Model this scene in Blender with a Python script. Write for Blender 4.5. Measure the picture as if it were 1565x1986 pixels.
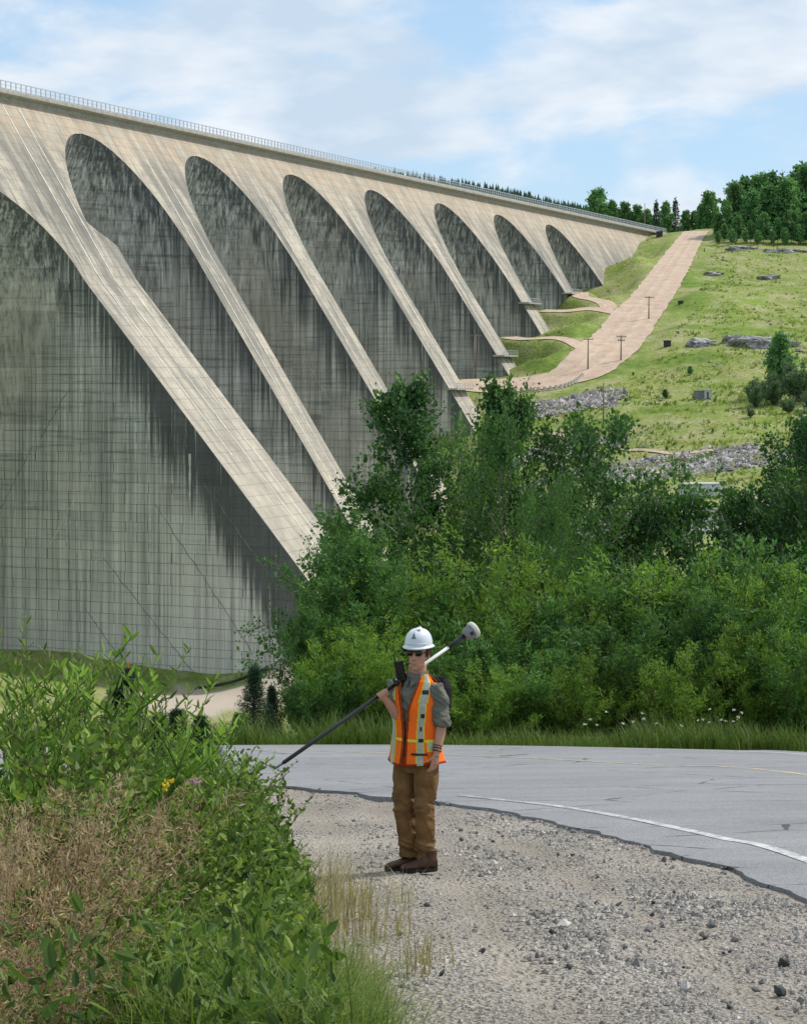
import bpy, bmesh, math, random
import numpy as np
from mathutils import Vector, Matrix
from math import sin, cos, pi, radians, sqrt, atan2

# ------------------------------------------------------------------ camera, sky, sun, exposure
for o in list(bpy.data.objects): bpy.data.objects.remove(o)
SC = bpy.context.scene
COL = SC.collection
F, CX, YH = 4000.0, 782.5, 712.9          # focal length, centre column and eye-level row (px of the 1565x1986 photograph)
cam_d = bpy.data.cameras.new('camera'); cam = bpy.data.objects.new('camera', cam_d); COL.objects.link(cam)
cam.location = (0, 0, 0); cam.rotation_euler = (pi/2, 0, 0)
cam_d.sensor_fit = 'HORIZONTAL'; cam_d.sensor_width = 36.0; cam_d.lens = F/1565*36
cam_d.shift_y = -(993-YH)/1565
cam_d.clip_start = 0.1; cam_d.clip_end = 30000
SC.camera = cam

SUN_AZ = (0.90, 0.43); SUN_EL = radians(50)    # the sun stands right of the view, a little beyond the subject
world = bpy.data.worlds.new('World'); SC.world = world; world.use_nodes = True
def build_world():
    nt = world.node_tree; N = nt.nodes; L = nt.links; N.clear()
    out = N.new('ShaderNodeOutputWorld'); bg = N.new('ShaderNodeBackground'); bg.inputs[1].default_value = 0.11
    sky = N.new('ShaderNodeTexSky'); sky.sky_type = 'NISHITA'; sky.sun_disc = False
    sky.sun_elevation = SUN_EL; sky.sun_rotation = atan2(SUN_AZ[0], SUN_AZ[1])
    sky.air_density = 1.0; sky.dust_density = 0.3; sky.ozone_density = 1.6
    tc = N.new('ShaderNodeTexCoord')
    # clouds: noise over the direction, flattened towards the horizon, over the whole dome
    mp = N.new('ShaderNodeMapping'); mp.inputs['Scale'].default_value = (1, 1, 2.6); mp.inputs['Location'].default_value = (5.5, 2.2, 0.7)
    L.new(tc.outputs['Generated'], mp.inputs[0])
    n1 = N.new('ShaderNodeTexNoise'); n1.inputs['Scale'].default_value = 8.0; n1.inputs['Detail'].default_value = 9; n1.inputs['Roughness'].default_value = 0.55
    n1.inputs['Distortion'].default_value = 0.25
    L.new(mp.outputs[0], n1.inputs['Vector'])
    r1 = N.new('ShaderNodeValToRGB'); r1.color_ramp.elements[0].position = 0.36; r1.color_ramp.elements[1].position = 0.55
    r1.color_ramp.interpolation = 'EASE'
    L.new(n1.outputs[0], r1.inputs[0])
    n2 = N.new('ShaderNodeTexNoise'); n2.inputs['Scale'].default_value = 13; n2.inputs['Detail'].default_value = 8; n2.inputs['Roughness'].default_value = 0.5
    L.new(mp.outputs[0], n2.inputs['Vector'])
    r2 = N.new('ShaderNodeValToRGB')
    r2.color_ramp.elements[0].position = 0.36; r2.color_ramp.elements[0].color = (4.5, 5.4, 6.4, 1)
    r2.color_ramp.elements[1].position = 0.60; r2.color_ramp.elements[1].color = (6.7, 7.0, 7.35, 1)
    L.new(n2.outputs[0], r2.inputs[0])
    # clear sky: the Nishita sky with the thin haze of a humid day
    hz = N.new('ShaderNodeMix'); hz.data_type = 'RGBA'; hz.inputs[0].default_value = 0.62
    L.new(sky.outputs[0], hz.inputs[6]); hz.inputs[7].default_value = (3.5, 5.2, 7.2, 1)
    mx = N.new('ShaderNodeMix'); mx.data_type = 'RGBA'
    mu = N.new('ShaderNodeMath'); mu.operation = 'MULTIPLY'; mu.inputs[1].default_value = 0.88
    L.new(r1.outputs[0], mu.inputs[0]); L.new(mu.outputs[0], mx.inputs[0])
    L.new(hz.outputs[2], mx.inputs[6]); L.new(r2.outputs[0], mx.inputs[7])
    L.new(mx.outputs[2], bg.inputs[0]); L.new(bg.outputs[0], out.inputs[0])
build_world()
sun_d = bpy.data.lights.new('sun', 'SUN'); sun_d.energy = 3.1; sun_d.angle = radians(5); sun_d.color = (1.0, 0.94, 0.84)
sun = bpy.data.objects.new('sun', sun_d); COL.objects.link(sun)
_sd = Vector((SUN_AZ[0]*cos(SUN_EL), SUN_AZ[1]*cos(SUN_EL), sin(SUN_EL))).normalized()
sun.rotation_euler = _sd.to_track_quat('Z', 'Y').to_euler(); sun.location = (60, 30, 80)
SC.view_settings.view_transform = 'Standard'; SC.view_settings.look = 'None'
SC.view_settings.exposure = 0.3; SC.view_settings.gamma = 1.0; SC.view_settings.use_curve_mapping = False
SC.cycles.max_bounces = 6; SC.cycles.diffuse_bounces = 3; SC.cycles.transmission_bounces = 3; SC.cycles.transparent_max_bounces = 4
SC.cycles.use_denoising = True
try: SC.cycles.denoiser = 'OPENIMAGEDENOISE'
except Exception: pass

# ------------------------------------------------------------------ helpers
def P(px, py, Y): return Vector(((px-CX)/F*Y, Y, (YH-py)/F*Y))       # a photograph pixel at a known distance
def basis(o):
    v = Vector((0, 0, 0))
    while o is not None: v = v + o.location; o = o.parent
    return v
def tag(o, label=None, cat=None, group=None, kind=None):
    if label: o['label'] = label
    if cat: o['category'] = cat
    if group: o['group'] = group
    if kind: o['kind'] = kind
    return o
def empty(name, loc=(0, 0, 0), label=None, cat=None, group=None):
    o = bpy.data.objects.new(name, None); o.empty_display_size = 0.2; o.location = loc; COL.objects.link(o)
    return tag(o, label, cat, group)
def link(name, me, mat, parent=None, smooth=False):
    o = bpy.data.objects.new(name, me); COL.objects.link(o)
    if mat is not None:
        for m in (mat if isinstance(mat, (list, tuple)) else [mat]): me.materials.append(m)
    if smooth: me.polygons.foreach_set('use_smooth', np.ones(len(me.polygons), dtype=bool))
    if parent is not None: o.parent = parent
    return o
def npmesh(name, V, Q, vattr=None):
    """fast mesh from numpy arrays; Q is (n,4) or (n,3)"""
    V = np.asarray(V, dtype=np.float32); Q = np.asarray(Q, dtype=np.int32); k = Q.shape[1]
    me = bpy.data.meshes.new(name)
    me.vertices.add(len(V)); me.vertices.foreach_set('co', V.ravel())
    me.loops.add(Q.size); me.loops.foreach_set('vertex_index', Q.ravel())
    me.polygons.add(len(Q)); me.polygons.foreach_set('loop_start', np.arange(0, Q.size, k, dtype=np.int32))
    me.polygons.foreach_set('loop_total', np.full(len(Q), k, dtype=np.int32))
    me.update(calc_edges=True)
    me.polygons.foreach_set('use_smooth', np.zeros(len(Q), dtype=bool))
    for nm, a in (vattr or {}).items():
        a = np.asarray(a, dtype=np.float32)
        if a.ndim == 1:
            at = me.attributes.new(nm, 'FLOAT', 'POINT'); at.data.foreach_set('value', a)
        else:
            at = me.attributes.new(nm, 'FLOAT_COLOR', 'POINT'); at.data.foreach_set('color', a.ravel())
    return me
def mesh_obj(name, V, Q, mat, parent=None, smooth=False, vattr=None):
    """world-space vertices, stored relative to the parent"""
    V = np.asarray(V, dtype=np.float64)
    b = basis(parent); V = V - np.array(b)
    return link(name, npmesh(name, V, Q, vattr), mat, parent, smooth)
def grid_faces(nr, nc, off=0, wrap=False):
    r = np.arange(nr-1)[:, None]; c = np.arange(nc if wrap else nc-1)[None, :]; c1 = (c+1) % nc
    a = r*nc+c; b = r*nc+c1; d = (r+1)*nc+c1; e = (r+1)*nc+c
    return np.stack([a, b, d, e], -1).reshape(-1, 4)+off
class MB:
    """collects boxes, tubes and polygons into one mesh"""
    def __init__(s): s.v = []; s.f = []
    def poly(s, pts, faces):
        k = len(s.v); s.v += [tuple(p) for p in pts]; s.f += [tuple(i+k for i in f) for f in faces]
    def box(s, c, size, ax=None):
        c = Vector(c); X, Y, Z = ax if ax else (Vector((1, 0, 0)), Vector((0, 1, 0)), Vector((0, 0, 1)))
        h = [0.5*q for q in size]; pts = []
        for z in (-1, 1):
            for y in (-1, 1):
                for x in (-1, 1): pts.append(c+X*(x*h[0])+Y*(y*h[1])+Z*(z*h[2]))
        s.poly(pts, [(0, 2, 3, 1), (4, 5, 7, 6), (0, 1, 5, 4), (2, 6, 7, 3), (0, 4, 6, 2), (1, 3, 7, 5)])
    def tube(s, pts, rad, n=8, cap=True):
        pts = [Vector(p) for p in pts]; rad = rad if isinstance(rad, (list, tuple)) else [rad]*len(pts)
        k = len(s.v); prev = None
        for i, p in enumerate(pts):
            t = (pts[min(i+1, len(pts)-1)]-pts[max(i-1, 0)]).normalized()
            if prev is None:
                u = t.orthogonal().normalized()
            else:
                u = (prev-t*prev.dot(t)); u = u.normalized() if u.length > 1e-6 else t.orthogonal().normalized()
            prev = u; w = t.cross(u)
            for j in range(n):
                a = 2*pi*j/n; s.v.append(tuple(p+(u*cos(a)+w*sin(a))*rad[i]))
        for i in range(len(pts)-1):
            for j in range(n):
                a = k+i*n+j; b = k+i*n+(j+1) % n; s.f.append((a, b, b+n, a+n))
        if cap:
            s.f.append(tuple(k+j for j in reversed(range(n)))); e = k+(len(pts)-1)*n; s.f.append(tuple(e+j for j in range(n)))
    def rings(s, rings, cap=True):
        n = len(rings[0]); k = len(s.v)
        for r in rings: s.v += [tuple(p) for p in r]
        for i in range(len(rings)-1):
            for j in range(n):
                a = k+i*n+j; b = k+i*n+(j+1) % n; s.f.append((a, b, b+n, a+n))
        if cap:
            s.f.append(tuple(k+j for j in reversed(range(n)))); e = k+(len(rings)-1)*n; s.f.append(tuple(e+j for j in range(n)))
    def mesh(s, name, off=(0, 0, 0)):
        me = bpy.data.meshes.new(name)
        me.from_pydata([(v[0]-off[0], v[1]-off[1], v[2]-off[2]) for v in s.v], [], s.f); me.update(); return me
    def build(s, name, mat, parent=None, smooth=False):
        return link(name, s.mesh(name, basis(parent)), mat, parent, smooth)
def copy_tree(o, parent=None):
    c = o.copy(); COL.objects.link(c)
    if parent is not None: c.parent = parent
    for ch in list(o.children): copy_tree(ch, c)
    return c
def sstep(a, b, x):
    t = np.clip((x-a)/(b-a), 0, 1); return t*t*(3-2*t)
_pt = np.random.RandomState(7).rand(256, 256)
def vnoise(x, y):
    x = np.asarray(x, float); y = np.asarray(y, float)
    xi = np.floor(x).astype(int); yi = np.floor(y).astype(int); fx = x-xi; fy = y-yi
    fx = fx*fx*(3-2*fx); fy = fy*fy*(3-2*fy)
    g = lambda a, b: _pt[a & 255, b & 255]
    return (g(xi, yi)*(1-fx)+g(xi+1, yi)*fx)*(1-fy)+(g(xi, yi+1)*(1-fx)+g(xi+1, yi+1)*fx)*fy
def fbm(x, y, o=4):
    s = 0; a = 0.5
    for k in range(o): s = s+a*(vnoise(x*2**k+17*k, y*2**k+31*k)-0.5); a *= 0.5
    return s

# ------------------------------------------------------------------ materials
MATS = {}
class NT:
    def __init__(s, name):
        s.m = bpy.data.materials.new(name); s.m.use_nodes = True; s.t = s.m.node_tree; s.N = s.t.nodes
        s.b = s.N['Principled BSDF']; s.b.inputs['Specular IOR Level'].default_value = 0.25
    def n(s, typ, **kw):
        x = s.N.new(typ)
        for k, v in kw.items():
            if k.startswith('i_'): x.inputs[k[2:].replace('_', ' ')].default_value = v
            else: setattr(x, k, v)
        return x
    def l(s, a, b): s.t.links.new(a, b); return b
    def pos(s): return s.n('ShaderNodeNewGeometry').outputs['Position']
    def obj(s): return s.n('ShaderNodeTexCoord').outputs['Object']
    def map(s, src, scale=(1, 1, 1), rot=(0, 0, 0), loc=(0, 0, 0)):
        m = s.n('ShaderNodeMapping'); m.inputs['Scale'].default_value = scale; m.inputs['Rotation'].default_value = rot; m.inputs['Location'].default_value = loc
        s.l(src, m.inputs[0]); return m.outputs[0]
    def noise(s, vec, scale=1.0, detail=4, rough=0.55, dist=0.0):
        x = s.n('ShaderNodeTexNoise'); x.inputs['Scale'].default_value = scale; x.inputs['Detail'].default_value = detail
        x.inputs['Roughness'].default_value = rough; x.inputs['Distortion'].default_value = dist; s.l(vec, x.inputs['Vector']); return x.outputs[0]
    def vor(s, vec, scale=1.0, feature='F1', out='Distance', rnd=1.0):
        x = s.n('ShaderNodeTexVoronoi', feature=feature); x.inputs['Scale'].default_value = scale; x.inputs['Randomness'].default_value = rnd
        s.l(vec, x.inputs['Vector']); return x.outputs[out]
    def ramp(s, fac, stops, interp='LINEAR'):
        r = s.n('ShaderNodeValToRGB'); r.color_ramp.interpolation = interp; e = r.color_ramp.elements
        while len(e) < len(stops): e.new(0.5)
        for i, (p, c) in enumerate(stops):
            e[i].position = p; e[i].color = c if len(c) == 4 else (*c, 1)
        s.l(fac, r.inputs[0]); return r.outputs[0]
    def rampv(s, fac, stops): return s.ramp(fac, [(p, (v, v, v)) for p, v in stops])
    def mix(s, fac, a, b, mode='MIX'):
        m = s.n('ShaderNodeMix', data_type='RGBA', blend_type=mode)
        for sock, v in ((m.inputs[0], fac), (m.inputs[6], a), (m.inputs[7], b)):
            if isinstance(v, bpy.types.NodeSocket): s.l(v, sock)
            elif isinstance(v, (int, float)): sock.default_value = v if sock == m.inputs[0] else (v, v, v, 1)
            else: sock.default_value = (*v, 1) if len(v) == 3 else v
        return m.outputs[2]
    def math(s, op, a, b=None, c=None, clamp=False):
        m = s.n('ShaderNodeMath', operation=op, use_clamp=clamp)
        for i, v in enumerate((a, b, c)):
            if v is None: continue
            if isinstance(v, bpy.types.NodeSocket): s.l(v, m.inputs[i])
            else: m.inputs[i].default_value = v
        return m.outputs[0]
    def sep(s, v): x = s.n('ShaderNodeSeparateXYZ'); s.l(v, x.inputs[0]); return x.outputs
    def attr(s, name): return s.n('ShaderNodeAttribute', attribute_name=name)
    def bump(s, h, strength=0.5, dist=0.02):
        b = s.n('ShaderNodeBump'); b.inputs['Strength'].default_value = strength; b.inputs['Distance'].default_value = dist
        s.l(h, b.inputs['Height']); s.l(b.outputs[0], s.b.inputs['Normal'])
    def done(s, color=None, rough=0.8, metal=0.0, spec=None):
        if color is not None:
            if isinstance(color, bpy.types.NodeSocket): s.l(color, s.b.inputs['Base Color'])
            else: s.b.inputs['Base Color'].default_value = (*color, 1)
        if isinstance(rough, bpy.types.NodeSocket): s.l(rough, s.b.inputs['Roughness'])
        else: s.b.inputs['Roughness'].default_value = rough
        s.b.inputs['Metallic'].default_value = metal
        if spec is not None: s.b.inputs['Specular IOR Level'].default_value = spec
        MATS[s.m.name] = s.m; return s.m
def plain(name, color, rough=0.7, metal=0.0, var=0.25, scale=6.0, spec=0.25, use_pos=False):
    """a colour with grime: noise lightens and darkens it a little"""
    t = NT(name); v = t.pos() if use_pos else t.obj()
    n = t.noise(v, scale, 5, 0.6); f = t.rampv(n, [(0.3, 1-var), (0.7, 1+var)])
    c = t.mix(1.0, color, f, 'MULTIPLY'); t.bump(n, 0.15, 0.01)
    return t.done(c, rough, metal, spec)
# ------------------------------------------------------------------ the lie of the land
TH, X0, Y0, H, KS = 0.4042, -113.25, 665.58, 84.63, 0.6443    # dam axis, crest level above the camera, slope of its face
AX = Vector((sin(TH), cos(TH), 0)); NX = Vector((cos(TH), -sin(TH), 0))
def W(s, t, z): return Vector((X0+AX.x*s+NX.x*t, Y0+AX.y*s+NX.y*t, z))
def Wn(s, t, z):
    s, t, z = np.broadcast_arrays(np.asarray(s, float), np.asarray(t, float), np.asarray(z, float))
    return np.stack([X0+AX.x*s+NX.x*t, Y0+AX.y*s+NX.y*t, z], -1)
def tenv(d): return 5+KS*np.maximum(d, 3.0)                      # downstream face of the dam at depth d under the crest
FEET = {1: 152., 2: 132., 3: 107.7, 4: 86.6, 5: 68.7, 6: 54.8, 7: 38.0}
_cp = []
def cpx(px, py, Y): p = P(px, py, Y); _cp.append((p.x, p.y, p.z))
for k, d in FEET.items():
    s = 76*(k-.5)
    for dt, ds in ((2, 0), (-22, 0), (-60, -10)):
        p = W(s+ds, tenv(d)+dt, H-d); _cp.append(tuple(p))
    p = W(s+40, tenv(d)-25, H-d+2); _cp.append(tuple(p))
for s, d in ((592, 17.6), (537, 29.), (667, 1.5)):
    p = W(s, tenv(d)+1, H-d); _cp.append(tuple(p))
p = W(620, -40, H-12); _cp.append(tuple(p)); p = W(760, 30, H); _cp.append(tuple(p)); p = W(760, -60, H+4); _cp.append(tuple(p))
for a in [(1350, 445, 1265), (1330, 500, 1130), (1290, 560, 1030), (1255, 620, 955), (1200, 690, 885), (1100, 745, 832), (925, 752, 850), (1000, 745, 842),
          (1180, 575, 1010), (1230, 500, 1120), (1050, 690, 875), (1120, 630, 935),
          (1440, 470, 1190), (1565, 480, 1180), (1800, 460, 1200), (1565, 540, 1060), (1420, 545, 1060), (1565, 620, 960), (1400, 620, 940), (1300, 640, 915),
          (1565, 720, 830), (1400, 700, 850), (1250, 720, 850), (1362, 768, 795), (1240, 770, 800), (1180, 740, 828), (1420, 860, 700), (1100, 835, 765), (1000, 835, 785),
          (1250, 885, 700), (1060, 880, 735), (1060, 800, 800), (1360, 900, 680), (1350, 985, 625), (1200, 1030, 585), (1450, 1030, 575), (1700, 800, 740), (1700, 1000, 580),
          (950, 900, 735), (900, 1010, 670), (800, 1110, 620), (680, 1180, 590), (480, 1320, 577), (250, 1300, 590), (0, 1268, 607), (-300, 1260, 640),
          (390, 1360, 540), (150, 1345, 540), (-200, 1330, 540), (600, 1350, 520), (900, 1250, 500), (1200, 1200, 480), (1500, 1180, 470)]: cpx(*a)
for x, y, z in [(-60, 430, -86), (0, 430, -84), (60, 430, -74), (140, 430, -62), (-70, 300, -76), (0, 300, -74), (80, 300, -66), (-50, 200, -56), (0, 200, -56), (60, 200, -54),
                (-40, 110, -32), (0, 110, -33), (40, 110, -32), (-30, 70, -19.), (0, 70, -19.), (30, 70, -18.5), (0, 40, -7.4), (20, 40, -7.2), (-20, 40, -7.4), (0, 0, -1.6), (300, 700, -20), (330, 1100, 70),
                (-200, 600, -84), (-260, 800, -60), (0, 1500, 60), (300, 1500, 92), (-300, 300, -70), (300, 300, -40)]: _cp.append((x, y, z))
_C = np.array(_cp); _S = 100.0
def _phi(r2): return 0.5*r2*np.log(r2+1e-9)
_n = len(_C); _xy = _C[:, :2]/_S
_K = _phi(((_xy[:, None]-_xy[None])**2).sum(-1))+np.eye(_n)*0.004
_Pm = np.concatenate([np.ones((_n, 1)), _xy], 1)
_sol = np.linalg.solve(np.block([[_K, _Pm], [_Pm.T, np.zeros((3, 3))]]), np.concatenate([_C[:, 2], np.zeros(3)]))
def tps(x, y):
    q = np.stack([np.ravel(x), np.ravel(y)], -1)/_S; out = np.zeros(len(q))
    for i in range(0, len(q), 20000):
        c = q[i:i+20000]; out[i:i+20000] = _phi(((c[:, None]-_xy[None])**2).sum(-1))@_sol[:_n]+_sol[_n]+c@_sol[_n+1:]
    return out.reshape(np.shape(x))
GS = 0.143
def plane(Y): return -1.6-GS*Y                                      # the roadside falls away from the photographer
def ground(x, y):
    x = np.asarray(x, float); y = np.asarray(y, float)
    near = plane(y)-0.02*np.maximum(0, y-37)**1.25
    w = sstep(40, 75, y)
    far = tps(x, y)+(fbm(x/38, y/38, 4)*5.0+fbm(x/7, y/7, 3)*1.0)*sstep(60, 200, y)*(1-0.75*roadmask(x, y))
    m, rz = roadprof(x, y); far = far*(1-m)+rz*m
    return near*(1-w)+far*w
def gz(x, y): return float(ground(np.array([x]), np.array([y]))[0])
# the dirt road on the far hillside: centre line through known points
HR = [(1352, 446, 1265, 7.5, 0), (1334, 470, 1200, 8, 0), (1308, 510, 1120, 9.5, 0), (1275, 560, 1035, 10.5, 0), (1240, 605, 975, 11.5, 0), (1203, 652, 920, 12.5, .02), (1165, 692, 882, 12.5, .08), (1115, 724, 857, 14, .12), (1050, 742, 851, 17, .15), (980, 749, 853, 18, .16), (915, 748, 857, 15, .16), (880, 742, 860, 11, .15)]
_hr = [(P(a, b, c).x, c, P(a, b, c).z, w, sy) for a, b, c, w, sy in HR]
def dense(pts, n):
    """Catmull-Rom through the points, evenly sampled"""
    p = np.array(pts, float); p = np.concatenate([[2*p[0]-p[1]], p, [2*p[-1]-p[-2]]]); out = []
    for i in range(1, len(p)-2):
        for u in np.arange(n)/n:
            out.append(0.5*((2*p[i])+(-p[i-1]+p[i+1])*u+(2*p[i-1]-5*p[i]+4*p[i+1]-p[i+2])*u*u+(-p[i-1]+3*p[i]-3*p[i+1]+p[i+2])*u**3))
    out.append(p[-2]); return np.array(out)
HRD = dense(_hr, 10)
SPURS = [[(1160, 688, 882), (1090, 655, 905), (1020, 658, 912), (985, 658, 925)], [(1215, 610, 965), (1150, 600, 985), (1100, 604, 985), (1052, 605, 990)], [(1150, 602, 985), (1178, 597, 985), (1172, 585, 1000), (1130, 577, 1020), (1125, 568, 1040)]]
SPD = [dense([(P(*q).x, q[2], P(*q).z, 4.2, .17) for q in sp], 8) for sp in SPURS]
def roadmask(x, y):
    x = np.asarray(x, float); y = np.asarray(y, float); m = np.zeros(np.shape(x))
    for D in [HRD]+SPD:
        for q in D[::2]: m = np.maximum(m, 1-sstep(q[3]*1.2, q[3]*2.4, np.hypot(x-q[0], y-q[1])))
    return m

def roadprof(x, y):
    """graded bed of the dirt roads: weight and height"""
    x = np.asarray(x, float); y = np.asarray(y, float); m = np.zeros(np.shape(x)); wsum = np.zeros(np.shape(x)); zsum = np.zeros(np.shape(x))
    if x.size == 0 or np.max(y) < 600: return wsum, zsum
    for D in [HRD]+SPD:
        for q in D:
            dm = np.hypot(x-q[0], y-q[1]); d = dm/q[3]; m = np.maximum(m, 1-sstep(q[3]*1.1, q[3]*1.1+max(9., q[3]*1.0), dm)); w = np.exp(-(dm/11.0)**2)+1e-14*np.exp(-dm/60.); wsum += w; zsum += w*(q[2]+q[4]*(y-q[1]))
    return m, zsum/np.maximum(wsum, 1e-30)
# ------------------------------------------------------------------ ground materials
def dam_coords(t):
    p = t.n('ShaderNodeVectorMath', operation='SUBTRACT'); t.l(t.pos(), p.inputs[0]); p.inputs[1].default_value = (X0, Y0, 0)
    d1 = t.n('ShaderNodeVectorMath', operation='DOT_PRODUCT'); t.l(p.outputs[0], d1.inputs[0]); d1.inputs[1].default_value = AX
    d2 = t.n('ShaderNodeVectorMath', operation='DOT_PRODUCT'); t.l(p.outputs[0], d2.inputs[0]); d2.inputs[1].default_value = NX
    z = t.sep(p.outputs[0])[2]
    c = t.n('ShaderNodeCombineXYZ'); t.l(d1.outputs['Value'], c.inputs[0]); t.l(d2.outputs['Value'], c.inputs[1]); t.l(z, c.inputs[2])
    return c.outputs[0], d1.outputs['Value'], d2.outputs['Value'], z
def m_ground():
    t = NT('ground_cover'); p = t.pos(); z = t.attr('zone').outputs['Color']; zs = t.n('ShaderNodeSeparateColor'); t.l(z, zs.inputs[0])
    # gravel (near): crushed stone of many tones in pale dust
    v1 = t.vor(p, 32, out='Color'); v2 = t.vor(p, 75, out='Color'); vd = t.vor(p, 32); big = t.noise(p, 0.55, 4); mid = t.noise(p, 2.6, 4, 0.6)
    st = t.ramp(t.sep(v1)[0], [(0.0, (.15, .14, .13)), (0.35, (.29, .262, .228)), (0.7, (.38, .342, .295)), (0.93, (.47, .42, .36)), (1.0, (.60, .58, .55))])
    st2 = t.ramp(t.sep(v2)[1], [(0.0, (.20, .19, .175)), (0.5, (.36, .33, .29)), (1.0, (.50, .465, .41))])
    gr = t.mix(t.rampv(t.noise(p, 5, 3), [(0.42, 0), (0.58, 1)]), st, st2)
    dust = t.mix(t.rampv(mid, [(0.36, 0), (0.62, .85)]), gr, (.42, .375, .32))
    trk = t.attr('track').outputs['Fac']; dust = t.mix(t.math('MULTIPLY', trk, .8), dust, t.mix(t.noise(p, 14, 5, .7), (.30, .265, .22), (.43, .38, .32)))
    gravel = t.mix(1.0, dust, t.rampv(big, [(0.3, .66), (0.7, .98)]), 'MULTIPLY')
    # hillside grass: lush, dry and bare patches
    g1 = t.noise(p, 0.022, 6, 0.6); g2 = t.noise(t.map(p, (1, .6, 2.5)), 0.11, 6, 0.65); g3 = t.noise(p, 0.55, 5, 0.7)
    ga = t.ramp(g1, [(0.30, (.15, .225, .036)), (0.46, (.19, .255, .055)), (0.56, (.25, .275, .09)), (0.70, (.18, .27, .04))])
    gb = t.mix(t.rampv(g2, [(0.46, 0), (0.64, .7)]), ga, (.37, .335, .20))
    grass = t.mix(1.0, gb, t.rampv(t.noise(p, 0.9, 8, 0.8), [(0.30, .30), (0.5, .95), (0.70, 1.55)]), 'MULTIPLY')
    lush = t.mix(1.0, t.ramp(g2, [(0.3, (.095, .165, .028)), (0.7, (.215, .285, .06))]), t.rampv(g3, [(0.3, .6), (0.7, 1.25)]), 'MULTIPLY')
    rock = t.ramp(t.sep(t.vor(t.map(p, (1, 1, 1.6)), 0.5, out='Color'))[0], [(0, (.10, .10, .11)), (0.5, (.26, .25, .24)), (1, (.46, .44, .41))])
    dirt = t.mix(t.noise(p, 0.3, 5), (.48, .41, .34), (.40, .34, .28))
    c = t.mix(zs.outputs[0], grass, gravel); c = t.mix(zs.outputs[1], c, rock); c = t.mix(zs.outputs[2], c, dirt)
    c = t.mix(t.attr('lush').outputs['Fac'], c, lush)
    h = t.math('ADD', t.math('MULTIPLY', vd, zs.outputs[0]), t.math('MULTIPLY', mid, 0.6))
    t.bump(h, 0.9, 0.035)
    return t.done(c, 0.95, spec=0.1)
def m_asphalt():
    t = NT('old_asphalt'); p = t.pos()
    n = t.noise(p, 0.5, 5, 0.6); f = t.noise(p, 60, 3, 0.7); ag = t.sep(t.vor(p, 120, out='Color'))[0]
    along = t.noise(t.map(p, (0.35, 1.6, 1)), 1.2, 4)
    c = t.ramp(n, [(0.3, (.215, .217, .224)), (0.7, (.258, .26, .266))])
    c = t.mix(1.0, c, t.rampv(along, [(0.3, .88), (0.7, 1.08)]), 'MULTIPLY')
    c = t.mix(1.0, c, t.rampv(ag, [(0, .62), (0.6, 1.0), (1, 1.45)]), 'MULTIPLY')
    cr = t.vor(t.map(p, (.30, .55, 1)), 1.0, 'DISTANCE_TO_EDGE'); w = t.noise(p, 2.2, 3)
    crk = t.math('LESS_THAN', t.math('ADD', cr, t.math('MULTIPLY', t.math('SUBTRACT', w, .5), .06)), 0.004)
    crk = t.math('MULTIPLY', crk, t.rampv(t.noise(p, .35, 2), [(0.34, 0), (0.42, 1)]))
    c = t.mix(t.math('MULTIPLY', crk, .85), c, (.045, .045, .045))
    t.bump(f, 0.35, 0.006)
    return t.done(c, 0.82, spec=0.25)
def m_paint(name, col, kx=.045):
    t = NT(name); p = t.pos(); n = t.math('ADD', t.noise(p, 7, 7, 0.8), t.math('MULTIPLY_ADD', t.sep(p)[0], kx, -2*kx)); m = t.rampv(n, [(0.44, 0), (0.58, 1)])
    c = t.mix(t.math('MULTIPLY', m, .85), (.24, .242, .248), col); return t.done(c, 0.7)
def m_dirtroad():
    t = NT('reddish_dirt'); p = t.pos(); n = t.noise(p, 0.16, 6, 0.65); n2 = t.noise(p, 0.8, 4, 0.7); at = t.attr('across').outputs['Fac']
    c = t.ramp(n, [(0.3, (.44, .325, .24)), (0.7, (.575, .455, .355))])
    c = t.mix(1.0, c, t.rampv(n2, [(0.3, .84), (0.7, 1.12)]), 'MULTIPLY')
    rut = t.rampv(t.math('ADD', at, t.math('MULTIPLY', t.math('SUBTRACT', n, .5), .12)), [(0.2, 1.0), (0.30, .93), (0.36, 1.05), (0.46, .97), (0.56, .92), (0.64, 1.05), (0.8, .95), (1.0, 1.0)])
    return t.done(t.mix(1.0, c, rut, 'MULTIPLY'), 0.95, spec=0.1)
m_ground(); m_asphalt(); m_paint('white_road_paint', (.62, .62, .60)); m_paint('yellow_road_paint', (.60, .47, .19), .0); m_dirtroad()

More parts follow.
